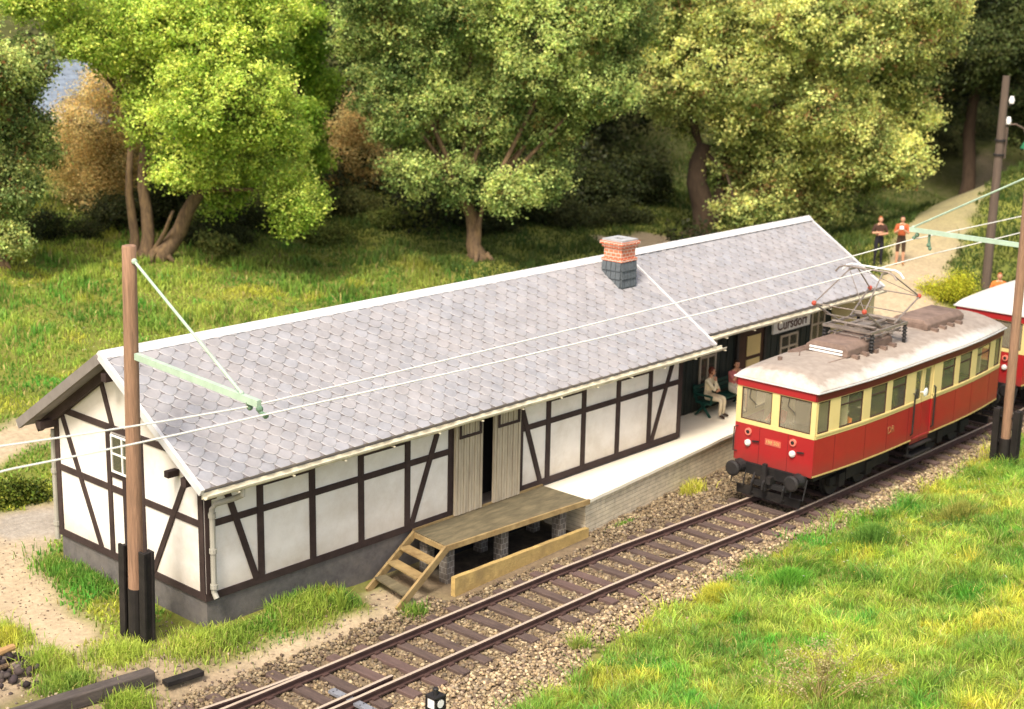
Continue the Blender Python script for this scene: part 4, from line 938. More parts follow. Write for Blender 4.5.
def wire(label, pts):
    q = MB(); P_ = []
    for a, b in zip(pts[:-1], pts[1:]):
        a, b = Vector(a), Vector(b)
        for k in range(8):
            t = k/8; P_.append(a.lerp(b, t)-Vector((0,0,.10*4*t*(1-t)*min(1,(b-a).length/25))))
    P_.append(Vector(pts[-1])); q.tube(P_, .0165, 6)
    o = q.build('overhead_wire', m_wire, loc=pts[0]); tag(o, label, 'wire', 'overhead wires above the track')
wire('upper pale overhead wire, the one farther from the viewer, hung from both mint arms', [(-30,-3.5,6.9),(-6.5,-3.5,6.34),(-1.42,-3.45,5.98),(23.72,-3.5,6.22),(45,-3.5,6.2)])
wire('lower pale overhead wire, the one nearer the viewer, crossing in front of the pantograph', [(-30,-4.0,6.45),(-6.5,-4.0,6.10),(-1.42,-3.95,5.94),(23.72,-4.05,5.82),(45,-4.0,5.9)])

# telegraph pole
tb = (42.9, 2.75); tz = gz(*tb)
T = thing('telegraph_pole', 'grey wooden telegraph pole with white insulators and lamp bracket at the far right', 'telegraph pole', (tb[0],tb[1],tz))
q = MB(); q.tube([(0,0,-.3),(0,0,4.5),(0,0,9.0)], [.20,.18,.15], 14); q.build('pole', m_greydark, T, local=True)
r_ = RIGHT
def lp(a, z, f=0): return tuple(RIGHT*a-FWD*f+Vector((0,0,z)))
for a, z in ((.32,8.0),(.27,7.15)):
    q = MB(); q.tube([lp(a,z-.12),lp(a,z),lp(a,z+.18)], [.10,.12,.07], 10); i_ = q.build('insulator', m_ceramic, T, local=True)
    q = MB(); q.tube([lp(.12,z-.2),lp(a,z-.2),lp(a,z-.1)], .03, 6); q.build('hook', m_iron, i_, local=True)
q = MB(); q.beam(lp(.24,5.6),lp(.24,6.9),.09,.09); q.build('side_strut', m_greydark, T, local=True)
for z in (5.75,6.35): q = MB(); q.tube([lp(0,z-.04),lp(0,z+.04)], .225, 12); q.build('band', m_iron, T, local=True)
q = MB(); q.tube([lp(.15,7.0),lp(.6,7.02),lp(.95,6.85),lp(1.15,6.4)], .045, 6); lb_ = q.build('lamp_bracket', m_greydark, T, local=True)
q = MB(); q.tube([lp(1.15,6.45),lp(1.16,6.2),lp(1.17,6.05)], [.06,.22,.30], 12, cap=False); q.build('lamp_shade', mat('lamp_green', (.03,.17,.08), .4, .2, 5, 0), lb_, local=True)
q = MB(); q.ball(lp(1.17,6.03), .14); q.build('lamp_globe', m_ceramic, lb_, local=True)

# ------------------------------------------------------------------ small things on the ground
q = MB(); 
a, b = Vector((-2.1,-1.0,.0)), Vector((-5.6,-.62,.04))
q.beam(a, b, .30, .30); o = q.build('timber_baulk', mat('baulk_dark', (.075,.062,.055), .9, .4, 3, .4, 20, dirt=(.15,.12,.10), damt=.6, stretch=(.6,4,4)), loc=(-3.8,-.8,0), bevel=.03)
tag(o, 'dark weathered timber baulk lying on the ground at the bottom left', 'timber')
q = MB(); q.beam((-2.0,-1.28,-.10),(-1.15,-1.33,-.12), .22, .10); o = q.build('plank', m_tar, loc=(-1.6,-1.3,-.1), bevel=.01); tag(o, 'short dark plank end half buried in gravel right of the timber baulk', 'plank')
for k, (p0, p1, r1, lab) in enumerate((((-4.9,1.25,.22),(-3.55,1.75,.20),.10,'pale peeled log lying on dark stones at the left edge'),((-4.7,1.7,.18),(-3.9,2.25,.28),.06,'thin brown branch leaning on the stones at the left edge'),((-4.9,.9,.12),(-4.0,1.15,.16),.07,'short broken stick below the pale peeled log'))):
    q = MB(); p0, p1 = Vector(p0), Vector(p1); m_ = p0.lerp(p1,.5)+Vector((.03,.05,.04)); q.tube([p0,m_,p1], [r1,r1*.95,r1*.75], 9)
    o = q.build('log' if k == 0 else 'branch', mat('peeled_wood', (.50,.30,.13), .8, .25, 4, .3, 20) if k == 0 else m_bark, loc=p0, smooth=False); tag(o, lab, 'log' if k == 0 else 'branch')
n = 110; bx = rng.normal(-4.2,.45,n); by = rng.normal(1.35,.45,n)
o = stones('dark_rubble', np.stack([bx,by,ground_z(bx,by)+rng.uniform(0,.16,n)],-1), rng.uniform(.06,.16,n), [(.06,.045,.04),(.10,.08,.07),(.04,.03,.03)]); tag(o, kind='stuff')

# bench
m_bgreen = mat('bench_green', (.012,.065,.05), .55, .3, 5, .1)
B = thing('bench', 'dark green slatted bench with iron ends under the station eave', 'bench', (20.4,.80,.607))
q = MB()
for k in range(4): q.box(-1.15,1.15,-.24+.13*k,-.14+.13*k,.44,.475)
q.build('seat', m_bgreen, B, local=True)
q = MB()
for k in range(3): q.box(-1.15,1.15,.30+.02*k,.33+.02*k,.56+.13*k,.66+.13*k)
q.build('backrest', m_bgreen, B, local=True)
for x in (-1.05,1.05):
    q = MB(); q.beam((x,-.26,.0),(x,.12,.44),.06); q.beam((x,.30,0),(x,-.1,.44),.06); q.beam((x,.26,.40),(x,.40,.95),.06); q.beam((x,-.27,.44),(x,-.27,.66),.05); q.beam((x,-.30,.67),(x,.34,.69),.07,.05); q.beam((x,-.26,.42),(x,.28,.42),.05)
    q.build('bench_end', m_bgreen, B, local=True)

# ------------------------------------------------------------------ people
def cloth(name, c): return mat(name, c, .85, .12, 8, .1, 60)
m_skin = mat('skin', (.62,.33,.20), .55, .06, 10, 0)
m_eye = mat('eye_dark', (.02,.015,.012), .3, .1, 4, 0); m_lip = mat('lip', (.45,.14,.11), .5, .1, 4, 0)
def person(label, loc, rz, J, cols, hair, group=None, sc=1.0, long_hair=False, face=(0,-1,0)):
    """J: joint positions, facing -Y; builds one skinned surface"""
    T = thing('person', label, 'person', loc, rz, group); T.scale = (sc,)*3
    P_ = []; Rr = []; E_ = []; segs = []
    def v(p, r): P_.append(tuple(p)); Rr.append(r if isinstance(r, tuple) else (r,r)); return len(P_)-1
    pel = v(J['pel'], (.155,.115)); 
    sp = v(J['waist'], (.13,.095)); c = v(J['chest'], (.165,.11)); nb = v(J['neck'], (.062,.062)); hb = v(J['head'], (.055,.06))
    E_ += [(pel,sp),(sp,c),(c,nb),(nb,hb)]; segs += [(J['pel'],J['waist'],'hip'),(J['waist'],J['neck'],'top')]
    for s_ in 'LR':
        h = v(J['hip'+s_], .10); k = v(J['knee'+s_], .066); a = v(J['ank'+s_], .042); tpt = v(J['toe'+s_], (.045,.032))
        E_ += [(pel,h),(h,k),(k,a),(a,tpt)]; segs += [(J['hip'+s_],J['knee'+s_],'thigh'),(J['knee'+s_],J['ank'+s_],'shin'),(J['ank'+s_],J['toe'+s_],'shoe')]
        s1 = v(J['sho'+s_], .068); e1 = v(J['elb'+s_], .048); w1 = v(J['wri'+s_], .034); h1 = v(J['hand'+s_], (.042,.022))
        E_ += [(c,s1),(s1,e1),(e1,w1),(w1,h1)]; segs += [(J['sho'+s_],J['elb'+s_],'uarm'),(J['elb'+s_],J['wri'+s_],'farm'),(J['wri'+s_],J['hand'+s_],'hand')]
    me = bpy.data.meshes.new('tmp'); me.from_pydata(P_, E_, []); ob = bpy.data.objects.new('tmp', me); COL.objects.link(ob)
    ob.modifiers.new('s','SKIN'); 
    for i, rr in enumerate(Rr): me.skin_vertices[0].data[i].radius = rr
    me.skin_vertices[0].data[pel].use_root = True
    su = ob.modifiers.new('u','SUBSURF'); su.levels = 2; su.render_levels = 2
    dg = bpy.context.evaluated_depsgraph_get(); ev = ob.evaluated_get(dg); m2 = ev.to_mesh()
    V_ = [tuple(q.co) for q in m2.vertices]; F_ = [tuple(p.vertices) for p in m2.polygons]; ev.to_mesh_clear()
    bpy.data.objects.remove(ob, do_unlink=True)
    order = ['skin','top','legs','shoes','eye','lip']; mats_ = [m_skin, cols['top'], cols['legs'], cols['shoes'], m_eye, m_lip]
    q = MB(); q.v = list(V_)
    def near(p):
        best = None
        for a, b, t in segs:
            a, b = Vector(a), Vector(b); d = b-a; tt = max(0, min(1, (p-a).dot(d)/max(d.length_squared,1e-9))); ds = (p-a-d*tt).length
            if best is None or ds < best[0]: best = (ds, t, tt)
        return best[1], best[2]
    for f in F_:
        p = sum((Vector(V_[i]) for i in f), Vector())/len(f); t, tt = near(p); mi = 1
        if t == 'hand': mi = 0
        elif t == 'farm': mi = 0 if cols.get('short') else 1
        elif t in ('thigh','hip'): mi = 2
        elif t == 'shin': mi = 0 if cols.get('bare') else 2
        elif t == 'shoe': mi = 3
        elif t == 'top': mi = 0 if (p-Vector(J['neck'])).dot(Vector(J['neck'])-Vector(J['chest'])) > -.004 else 1
        q.f.append(f); q.m.append(mi)
    # head with face, joined to the same mesh
    H = Vector(J['head'])+Vector((0,-.01,.075)); fd = Vector(face).normalized(); sx = fd.cross(Vector((0,0,1))).normalized(); up = sx.cross(fd)
    o0 = len(q.v); q.ball((0,0,0), (.076,.095,.118), 14, 12, 0)
    for i in range(o0, len(q.v)):
        x, y, z = q.v[i]; k = 1-.25*max(0, -z/.118); q.v[i] = tuple(H+sx*(x*k)-fd*(-(-y))*(1 if y > 0 else .92)+up*z)
    def fp(a, b, c_): return H+sx*a+fd*b+up*c_
    q.add([fp(-.014,.088,-.02),fp(.014,.088,-.02),fp(0,.118,-.018),fp(0,.088,.03),fp(0,.09,-.03)], [(0,2,3),(2,1,3),(0,4,2),(4,1,2)], 0)
    for s_ in (-1,1):
        q.ball(fp(s_*.030,.080,.018), .011, 6, 4, 4); q.ball(fp(s_*.077,.0,.0), (.012,.02,.03), 6, 4, 0)
    q.ball(fp(0,.084,-.052), (.022,.008,.007), 6, 4, 5)
    for s_ in 'LR':   # fingers and thumb rooted in the palm, curled
        w1, h1 = Vector(J['wri'+s_]), Vector(J['hand'+s_]); d = (h1-w1).normalized(); side = d.cross(Vector((0,0,1)))
        if side.length < .2: side = d.cross(Vector((1,0,0)))
        side.normalize(); cur = side.cross(d)*(-1)
        for k, ln in enumerate((.066,.076,.072,.058)):
            b_ = h1-d*.01+side*(-.028+.019*k); q.tube([b_, b_+d*ln*.55+cur*.008, b_+d*ln*.85+cur*.03], [.010,.009,.007], 6, 0)
        b_ = w1.lerp(h1,.35)+side*(-.035); q.tube([b_, b_+d*.035-side*.022, b_+d*.065-side*.022+cur*.012], [.012,.010,.008], 6, 0)
    q.build('body', mats_, T, local=True, smooth=True)
    hq = MB(); o0 = len(hq.v); hq.ball((0,0,0), (.086,.104,.112), 14, 10)
    keep = []
    for i in range(len(hq.v)):
        x, y, z = hq.v[i]; jit = 1+.05*math.sin(i*2.3); hq.v[i] = tuple(H+sx*x*jit+fd*(y*jit-.014)+up*(z*jit+.022))
    hq.f = [f for f in hq.f if not (sum((Vector(hq.v[i])-H).dot(fd) for i in f)/len(f) > .035 and sum((Vector(hq.v[i])-H).dot(up) for i in f)/len(f) < .075) and sum((Vector(hq.v[i])-H).dot(up) for i in f)/len(f) > -.06]
    hq.m = [0]*len(hq.f)
    if long_hair: hq.ball(fp(0,-.085,-.06), (.075,.05,.11), 10, 8)
    hq.build('hair', hair, T, local=True, smooth=True)
    return T
def standing(arms):
    J = dict(pel=(0,0,.94), waist=(0,0,1.10), chest=(0,-.01,1.34), neck=(0,0,1.49), head=(0,-.015,1.56))
    for s_, x in (('L',1),('R',-1)):
        J.update({'hip'+s_:(x*.09,0,.88),'knee'+s_:(x*.105,-.02,.48),'ank'+s_:(x*.115,.02,.075),'toe'+s_:(x*.135,-.14,.04),'sho'+s_:(x*.185,0,1.41)})
    J.update(arms); return J
def seated(arms):
    J = dict(pel=(0,.06,.56), waist=(0,.05,.74), chest=(0,.0,.96), neck=(0,-.01,1.11), head=(0,-.035,1.18))
    for s_, x in (('L',1),('R',-1)):
        J.update({'hip'+s_:(x*.09,.02,.55),'knee'+s_:(x*.12,-.40,.53),'ank'+s_:(x*.12,-.38,.085),'toe'+s_:(x*.14,-.54,.045),'sho'+s_:(x*.185,.01,1.03)})
    J.update(arms); return J
h_red = mat('hair_auburn', (.13,.03,.015), .6, .3, 20, .2); h_dark = mat('hair_dark_brown', (.035,.018,.010), .6, .3, 20, .2); h_ginger = mat('hair_ginger', (.30,.10,.03), .6, .3, 20, .2)
m_brownshoe = cloth('shoe_brown', (.05,.03,.02))
person('seated person in cream jacket resting chin on hand on the green bench', (19.55,.75,.607), R(12), seated({'elbR':(-.19,-.24,.78),'wriR':(-.06,-.20,1.02),'handR':(-.01,-.16,1.10),'elbL':(.24,-.12,.80),'wriL':(.02,-.27,.78),'handL':(-.08,-.27,.77)}),
       dict(top=cloth('jacket_cream',(.85,.76,.52)), legs=cloth('trousers_beige',(.66,.57,.40)), shoes=m_brownshoe), h_red, 'people on the bench', 1.13, face=(.35,-1,-.15))
person('seated person in pink top and white skirt on the bench next to the railcar front', (20.85,.70,.607), R(-12), seated({'elbR':(-.25,-.20,.86),'wriR':(-.10,-.22,1.08),'handR':(-.05,-.19,1.16),'elbL':(.24,-.10,.80),'wriL':(.08,-.30,.66),'handL':(.03,-.38,.65)}),
       dict(top=cloth('top_pink',(.62,.20,.19)), legs=cloth('skirt_white',(.72,.68,.55)), shoes=m_brownshoe, short=1, bare=1), h_dark, 'people on the bench', 1.13, True, face=(-.2,-1,0))
def gp(x, y): return (x, y, gz(x,y)+.0)
fold = {'elbR':(-.27,-.06,1.16),'wriR':(-.06,-.22,1.20),'handR':(.05,-.22,1.22),'elbL':(.27,-.06,1.16),'wriL':(.06,-.25,1.15),'handL':(-.05,-.25,1.14)}
cam_ = {'elbR':(-.24,-.14,1.16),'wriR':(-.07,-.30,1.32),'handR':(-.03,-.33,1.38),'elbL':(.24,-.14,1.16),'wriL':(.07,-.30,1.30),'handL':(.03,-.33,1.36)}
m_navy = cloth('navy_cloth', (.018,.016,.022))
person('standing person in dark short sleeved clothes with folded arms on the sandy path', gp(41.26,7.07), R(-52), standing(fold), dict(top=cloth('shirt_dark',(.06,.03,.02)), legs=m_navy, shoes=cloth('shoe_black',(.02,.02,.02)), short=1), h_ginger, 'people on the sandy path', 1.22)
pd = person('standing person in red top and dark shorts holding white paper on the path', gp(41.80,6.30), R(-62), standing(cam_), dict(top=cloth('top_red',(.42,.10,.035)), legs=cloth('shorts_dark',(.06,.035,.02)), shoes=cloth('shoe_tan',(.40,.20,.08)), short=1, bare=1), h_dark, 'people on the sandy path', 1.22)
def dirp(base, rz, p, s=1.22):
    c, s_ = math.cos(rz), math.sin(rz); return Vector(base)+Vector((c*p[0]-s_*p[1], s_*p[0]+c*p[1], p[2]))*s
b_ = gp(41.80,6.30)
q = MB(); q.box(-.15,.15,-.08,.08,-.2,.2); o = q.build('backpack', cloth('pack_yellow',(.70,.50,.05)), loc=(0,0,0), bevel=.06); o.location = dirp(b_,R(-62),(.05,.20,1.27)); o.rotation_euler = (0,0,R(-62)); tag(o, 'yellow backpack worn by the person in the red top', 'backpack')
q = MB(); q.box(-.08,.08,-.006,.006,-.07,.07); o = q.build('sheet', m_ceramic); o.location = dirp(b_,R(-62),(-.02,-.40,1.40)); o.rotation_euler = (R(-25),0,R(-62)); tag(o, 'white paper held up by the person in the red top', 'paper')
person('person in orange top standing mostly hidden behind the second railcar roof', gp(39.7,.75), R(-60), standing(fold), dict(top=cloth('top_orange',(.70,.18,.04)), legs=m_navy, shoes=m_brownshoe, short=1), h_ginger, None, 1.22)
# people inside the railcar
cx, cy, cz = 15.93, -3.87, RT
drv = {'elbR':(-.26,-.18,.80),'wriR':(-.14,-.38,.86),'handR':(-.12,-.46,.88),'elbL':(.26,-.18,.80),'wriL':(.14,-.38,.86),'handL':(.12,-.46,.88)}
person('driver in red top sitting behind the front window of the railcar', (cx+.95,cy+.45,cz+1.28), R(-90), seated(drv), dict(top=cloth('driver_red',(.55,.05,.03)), legs=m_navy, shoes=m_brownshoe), h_dark, None, 1.0)
person('passenger in orange top seated at the second side window of the railcar', (cx+1.85,cy-1.05,cz+1.22), R(-90), seated(drv), dict(top=cloth('passenger_orange',(.95,.25,.03)), legs=m_navy, shoes=m_brownshoe), h_dark, None, 1.0)
# ------------------------------------------------------------------ grass
def blades(name, P, h, wd, col, lean=0.5, parent=None, bend=None, loc=None):
    n = len(P); a = rng.uniform(0, 2*np.pi, n); la = rng.uniform(0, 2*np.pi, n); le = np.abs(rng.normal(0, lean, n))
    dx, dy = np.cos(a)*wd/2, np.sin(a)*wd/2; lx, ly = np.cos(la)*le*h, np.sin(la)*le*h
    if bend is not None: lx, ly = lx+bend[0]*h, ly+bend[1]*h
    def pt(sx, k, z): return np.stack([P[:,0]+sx*dx*(1-k*.35)+lx*k*k, P[:,1]+sx*dy*(1-k*.35)+ly*k*k, P[:,2]+z*h/np.sqrt(1+(le*k)**2)], -1)
    Vv = np.stack([pt(-1,0,-.05), pt(1,0,-.05), pt(1,.55,.58), pt(-1,.55,.58), np.stack([P[:,0]+lx, P[:,1]+ly, P[:,2]+h/np.sqrt(1+le**2)], -1)], 1)
    b = (np.arange(n)*5)[:, None]
    Fq = b+np.array([[0,1,2,3]]); tri = b+np.array([[3,2,4]])
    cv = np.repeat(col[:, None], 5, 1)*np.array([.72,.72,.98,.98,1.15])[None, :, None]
    return np_mesh(name, Vv.reshape(-1,3), Fq, m_grass, cv.reshape(-1,3), tri=tri, parent=parent, loc=loc)
def lerp3(a, b, t): return np.array(a)*(1-t[:,None])+np.array(b)*t[:,None]
def gcol(x, y, warm=0.0):
    n = len(x); t = fnoise(x, y, .55, 31); t2 = fnoise(x, y, 1.6, 41)
    c = lerp3((.16,.33,.045), (.50,.60,.10), np.clip((t-.3)*2.4+warm, 0, 1))
    dark = np.clip((.42-t2)*4, 0, 1); c = c*(1-.65*dark[:,None])+np.array((.09,.22,.04))*.6*dark[:,None]; em = np.clip((fnoise(x, y, .9, 131)-.62)*6, 0, .7)[:,None]; c = c*(1-em)+np.array((.13,.46,.06))*em; ye = np.clip((fnoise(x, y, .7, 151)-.6)*6, 0, .6)[:,None]; c = c*(1-ye)+np.array((.72,.66,.09))*ye
    dry = (rng.uniform(0,1,n) < .06+.20*np.clip((t2-.6)*4,0,1)); c[dry] = np.array((.60,.50,.18))*rng.uniform(.7,1.15,(dry.sum(),1))
    return c*rng.uniform(.65,1.3,(n,1))
def inview(x, y, z, m=140):
    u_, v_, d_ = pix(np.stack([x,y,z],-1)); return (u_ > -m) & (u_ < 1024+m) & (v_ > -m) & (v_ < 709+m) & (d_ > 2)
# near bank
n = 560000; x = rng.uniform(-2, 34, n); y = rng.uniform(-17, -4.4, n)
s_, g_, d_, e_ = masks(x, y)
edge_ = e_-.12+(fnoise(x, y, 1.3, 77)-.5)*.9
keep = (y < edge_) | ((y < edge_+.5) & (rng.uniform(0,1,n) < .07))
cl = fnoise(x, y, 1.9, 51); keep &= rng.uniform(0,1,n) < .45+.9*cl
x, y = x[keep], y[keep]
tc = rng.integers(0, len(x), 5200); tx, ty = x[tc], y[tc]; ts = rng.uniform(.04,.15,len(tx)); ti = rng.integers(0, len(tx), len(x)); tuft_m = rng.uniform(0,1,len(x)) < .55
ox, oy = rng.normal(0,1,len(x)), rng.normal(0,1,len(x)); x = np.where(tuft_m, tx[ti]+ox*ts[ti], x); y = np.where(tuft_m, ty[ti]+oy*ts[ti], y)
bendx = np.where(tuft_m, ox*.38, 0); bendy = np.where(tuft_m, oy*.38, 0); thh = rng.uniform(.7,1.55,len(tx)); hmul = np.where(tuft_m, thh[ti], .8); tcol = rng.uniform(.72,1.25,(len(tx),1))*np.stack([rng.uniform(.75,1.2,len(tx)),np.ones(len(tx)),rng.uniform(.7,1.3,len(tx))],-1); cmul = np.where(tuft_m[:,None], tcol[ti], 1)
z = ground_z(x,y)+bumpz(x,y); k = inview(x,y,z,280); x, y, z = x[k], y[k], z[k]; n = len(x); bendx, bendy, hmul, cmul = bendx[k], bendy[k], hmul[k], cmul[k]
cl = fnoise(x, y, 1.1, 61); tall = np.clip((cl-.42)*3.2, 0, 1)
h = (.12+.22*tall+.10*vnoise(x,y,3.3,5))*rng.uniform(.5,1.4,n)*hmul*.85
o = blades('bank_grass', np.stack([x,y,z],-1), h, rng.uniform(.011,.024,n), gcol(x,y,.16)*1.12*cmul, .55, bend=(bendx,bendy)); tag(o, kind='stuff')
print('bank blades', n)
# meadow behind and left
n = 520000; x = rng.uniform(-9, 66, n); y = rng.uniform(1.0, 44, n)
s_, g_, d_, e_ = masks(x, y)
inb = (x > -.1) & (x < 28.3) & (y < 6.0)
keep = ~inb & ~((y < 5.9) & (x > 17) & (x < 36)) & (rng.uniform(0,1,n) > s_*1.12) & (rng.uniform(0,1,n) > g_)
near = 0.72*x+.69*y
keep &= ~((x < -.1) & (y < 2.6) & (x < -2.4)) 
dens = np.where(near < 16, 1.0, np.where(near < 36, .75, .45)); keep &= rng.uniform(0,1,n) < dens*(.4+fnoise(x,y,1.2,71))
keep &= (near < 62)
x, y = x[keep], y[keep]; z = ground_z(x,y)+bumpz(x,y); k = inview(x,y,z,170); x, y, z = x[k], y[k], z[k]; n = len(x)
near = 0.72*x+.69*y
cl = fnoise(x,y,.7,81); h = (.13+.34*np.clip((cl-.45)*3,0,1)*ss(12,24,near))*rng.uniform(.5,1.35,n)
c = gcol(x,y,-.05); dk = ss(25,39,near+.22*(x-22)+8*(fnoise(x,y,.14,91)-.5))[:,None]; c = c*(1-dk*.85)+np.array((.055,.082,.022))*dk*.85; c = c*np.where(near[:,None]<20,1.1,1)  # blades darken towards the trees: shade painted into the colour
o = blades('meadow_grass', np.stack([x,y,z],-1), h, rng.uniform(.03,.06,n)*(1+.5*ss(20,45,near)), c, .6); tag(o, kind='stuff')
print('meadow blades', n)
# grass along the plinth and on the foreground left
def patch(n, fx_, warm=0.1, hm=1.0):
    x, y = fx_(n); z = ground_z(x,y)+bumpz(x,y); m = len(x)
    return np.stack([x,y,z],-1), (.12+.22*rng.uniform(0,1,m)**1.5)*hm, gcol(x,y,warm)
def ell(cx_, cy_, rx_, ry_):
    def f(n):
        r = np.abs(rng.normal(0,.62,n)); t = rng.uniform(0,6.283,n); return cx_+rx_*r*np.cos(t), cy_+ry_*r*np.sin(t)
    return f
specs = [(3600, lambda n: (rng.uniform(-.2,3.5,n), -.35-np.abs(rng.normal(0,.36,n))), .0, .8), (2100, lambda n: (rng.uniform(1.4,3.6,n), -.12-np.abs(rng.normal(0,.4,n))), .0, 1.15),
         (3200, ell(-.55,-.45,.75,.55), .15, .9), (4200, ell(-.42,4.3,.42,1.35), 0, 1.0), (2600, ell(-1.95,.25,.62,.55), .0, .85),
         (1700, ell(-3.3,.85,.42,.55), .35, 1.3), (1500, ell(-3.2,2.5,.38,.6), .35, 1.1), (1700, ell(-3.5,-.15,.55,.45), .25, .9), (1500, ell(-2.9,-1.35,.45,.35), .2, 1.2),
         (1500, ell(-3.9,3.4,.8,.7), .3, 1.0), (420, ell(4.25,-1.95,.3,.25), .0, 1.1), (520, ell(15.6,-1.55,.42,.22), .0, 1.5), (60, ell(2.9,-1.0,.05,.05), .2, 2.2), (300, ell(12.2,-1.75,.5,.1), .1, .5)]
Ps, Hs, Cs = [], [], []
for n, f, wm, hm in specs:
    a, b, c = patch(n, f, wm, hm); Ps.append(a); Hs.append(b); Cs.append(c)
P_ = np.concatenate(Ps); o = blades('verge_grass', P_, np.concatenate(Hs), rng.uniform(.014,.030,len(P_)), np.concatenate(Cs), .6); tag(o, kind='stuff')
# small yellow and white meadow flowers as tiny discs in the grass
n = 700; x = np.concatenate([rng.uniform(-6,30,n),rng.uniform(6,28,500)]); y = np.concatenate([rng.uniform(8,26,n),rng.uniform(-12,-5.6,500)]); s_, g_, d_, e_ = masks(x,y); k = (s_ < .2) & (fnoise(x,y,.6,33) > .5); x, y = x[k], y[k]
P_ = np.stack([x,y,ground_z(x,y)+bumpz(x,y)+rng.uniform(.18,.4,len(x))],-1); sV = P_[:,None]+np.array([[.03,0,0],[0,.03,.01],[-.03,0,.015],[0,-.03,0]])[None]
cc = np.where(rng.uniform(0,1,(len(x),1)) < .75, np.array([[.75,.60,.05]]), np.array([[.8,.78,.65]]))
o = np_mesh('meadow_flowers', sV.reshape(-1,3), (np.arange(len(x))*4)[:,None]+np.arange(4)[None], m_grass, np.repeat(cc,4,0)); tag(o, kind='stuff')

# ------------------------------------------------------------------ trees
def leaves(C, D, size, col, up=.35, rnd=.7):
    """kite leaves: C centres, D outward directions"""
    n = len(C); N = D*.6+np.array([0,0,up])+rng.normal(0,rnd,(n,3)); N /= np.linalg.norm(N,axis=1)[:,None]+1e-9
    A = np.cross(N, rng.normal(0,1,(n,3))); A /= np.linalg.norm(A,axis=1)[:,None]+1e-9; B = np.cross(N, A)
    s = size[:,None]
    Vv = np.stack([C-A*s*.5, C+B*s*.32-A*s*.02+N*s*.05, C+A*s*.55, C-B*s*.32-A*s*.02+N*s*.05], 1)
    return Vv.reshape(-1,3), (np.arange(n)*4)[:,None]+np.arange(4)[None], np.repeat(col,4,0)
def crown(lobes, ncl, nl, lsize, pal, csig, dark=.25, bot=-9, front=.35, tipc=None):
    Lc = np.array([l[0] for l in lobes]); Lr = np.array([l[1] for l in lobes])
    pr = Lr**2/np.sum(Lr**2); i = rng.choice(len(lobes), ncl*3, p=pr)
    d = rng.normal(0,1,(ncl*3,3)); d /= np.linalg.norm(d,axis=1)[:,None]
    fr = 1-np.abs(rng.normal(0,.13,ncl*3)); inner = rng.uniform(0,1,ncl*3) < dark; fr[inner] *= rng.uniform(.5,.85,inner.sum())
    wob_ = 1+.32*(np.sin(d[:,0]*5+i)+np.sin(d[:,1]*6+2*i)+np.sin(d[:,2]*5.5+i*1.7))/3
    C = Lc[i]+d*(Lr[i]*fr*wob_)[:,None]*np.array([1,1,.85])
    q_ = np.min(np.linalg.norm((C[:,None]-Lc[None])/np.array([1,1,.85]),axis=2)/Lr[None],axis=1)
    keep = (q_ > .70) | inner; facing = d@np.array([-FWD.x,-FWD.y,.25]); keep &= (facing > -.25) | (rng.uniform(0,1,len(d)) < front); keep &= C[:,2] > bot
    C, d, inner, i = C[keep][:ncl], d[keep][:ncl], inner[keep][:ncl], i[keep][:ncl]; m = len(C)
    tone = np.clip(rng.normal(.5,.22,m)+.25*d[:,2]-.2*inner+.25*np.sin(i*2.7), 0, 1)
    cc = lerp3(pal[0], pal[1], tone); cc[inner] *= .55  # clumps painted lighter on top and darker inside, as light would fall
    cs = rng.uniform(.6,1.3,m)*csig
    LC = np.repeat(C,nl,0)+rng.normal(0,1,(m*nl,3))*np.repeat(cs,nl)[:,None]*np.array([1,1,.75]); LD = np.repeat(d,nl,0)
    col = np.repeat(cc,nl,0)*rng.uniform(.6,1.4,(m*nl,1)); col[:,0] *= rng.uniform(.85,1.2,m*nl)
    if tipc is not None:
        t = np.repeat(rng.uniform(0,1,m) < tipc[1], nl) & (rng.uniform(0,1,m*nl) < .7); col[t] = np.array(tipc[0])*rng.uniform(.6,1.2,(t.sum(),1))
    return leaves(LC, LD, rng.uniform(.65,1.25,m*nl)*lsize, col)
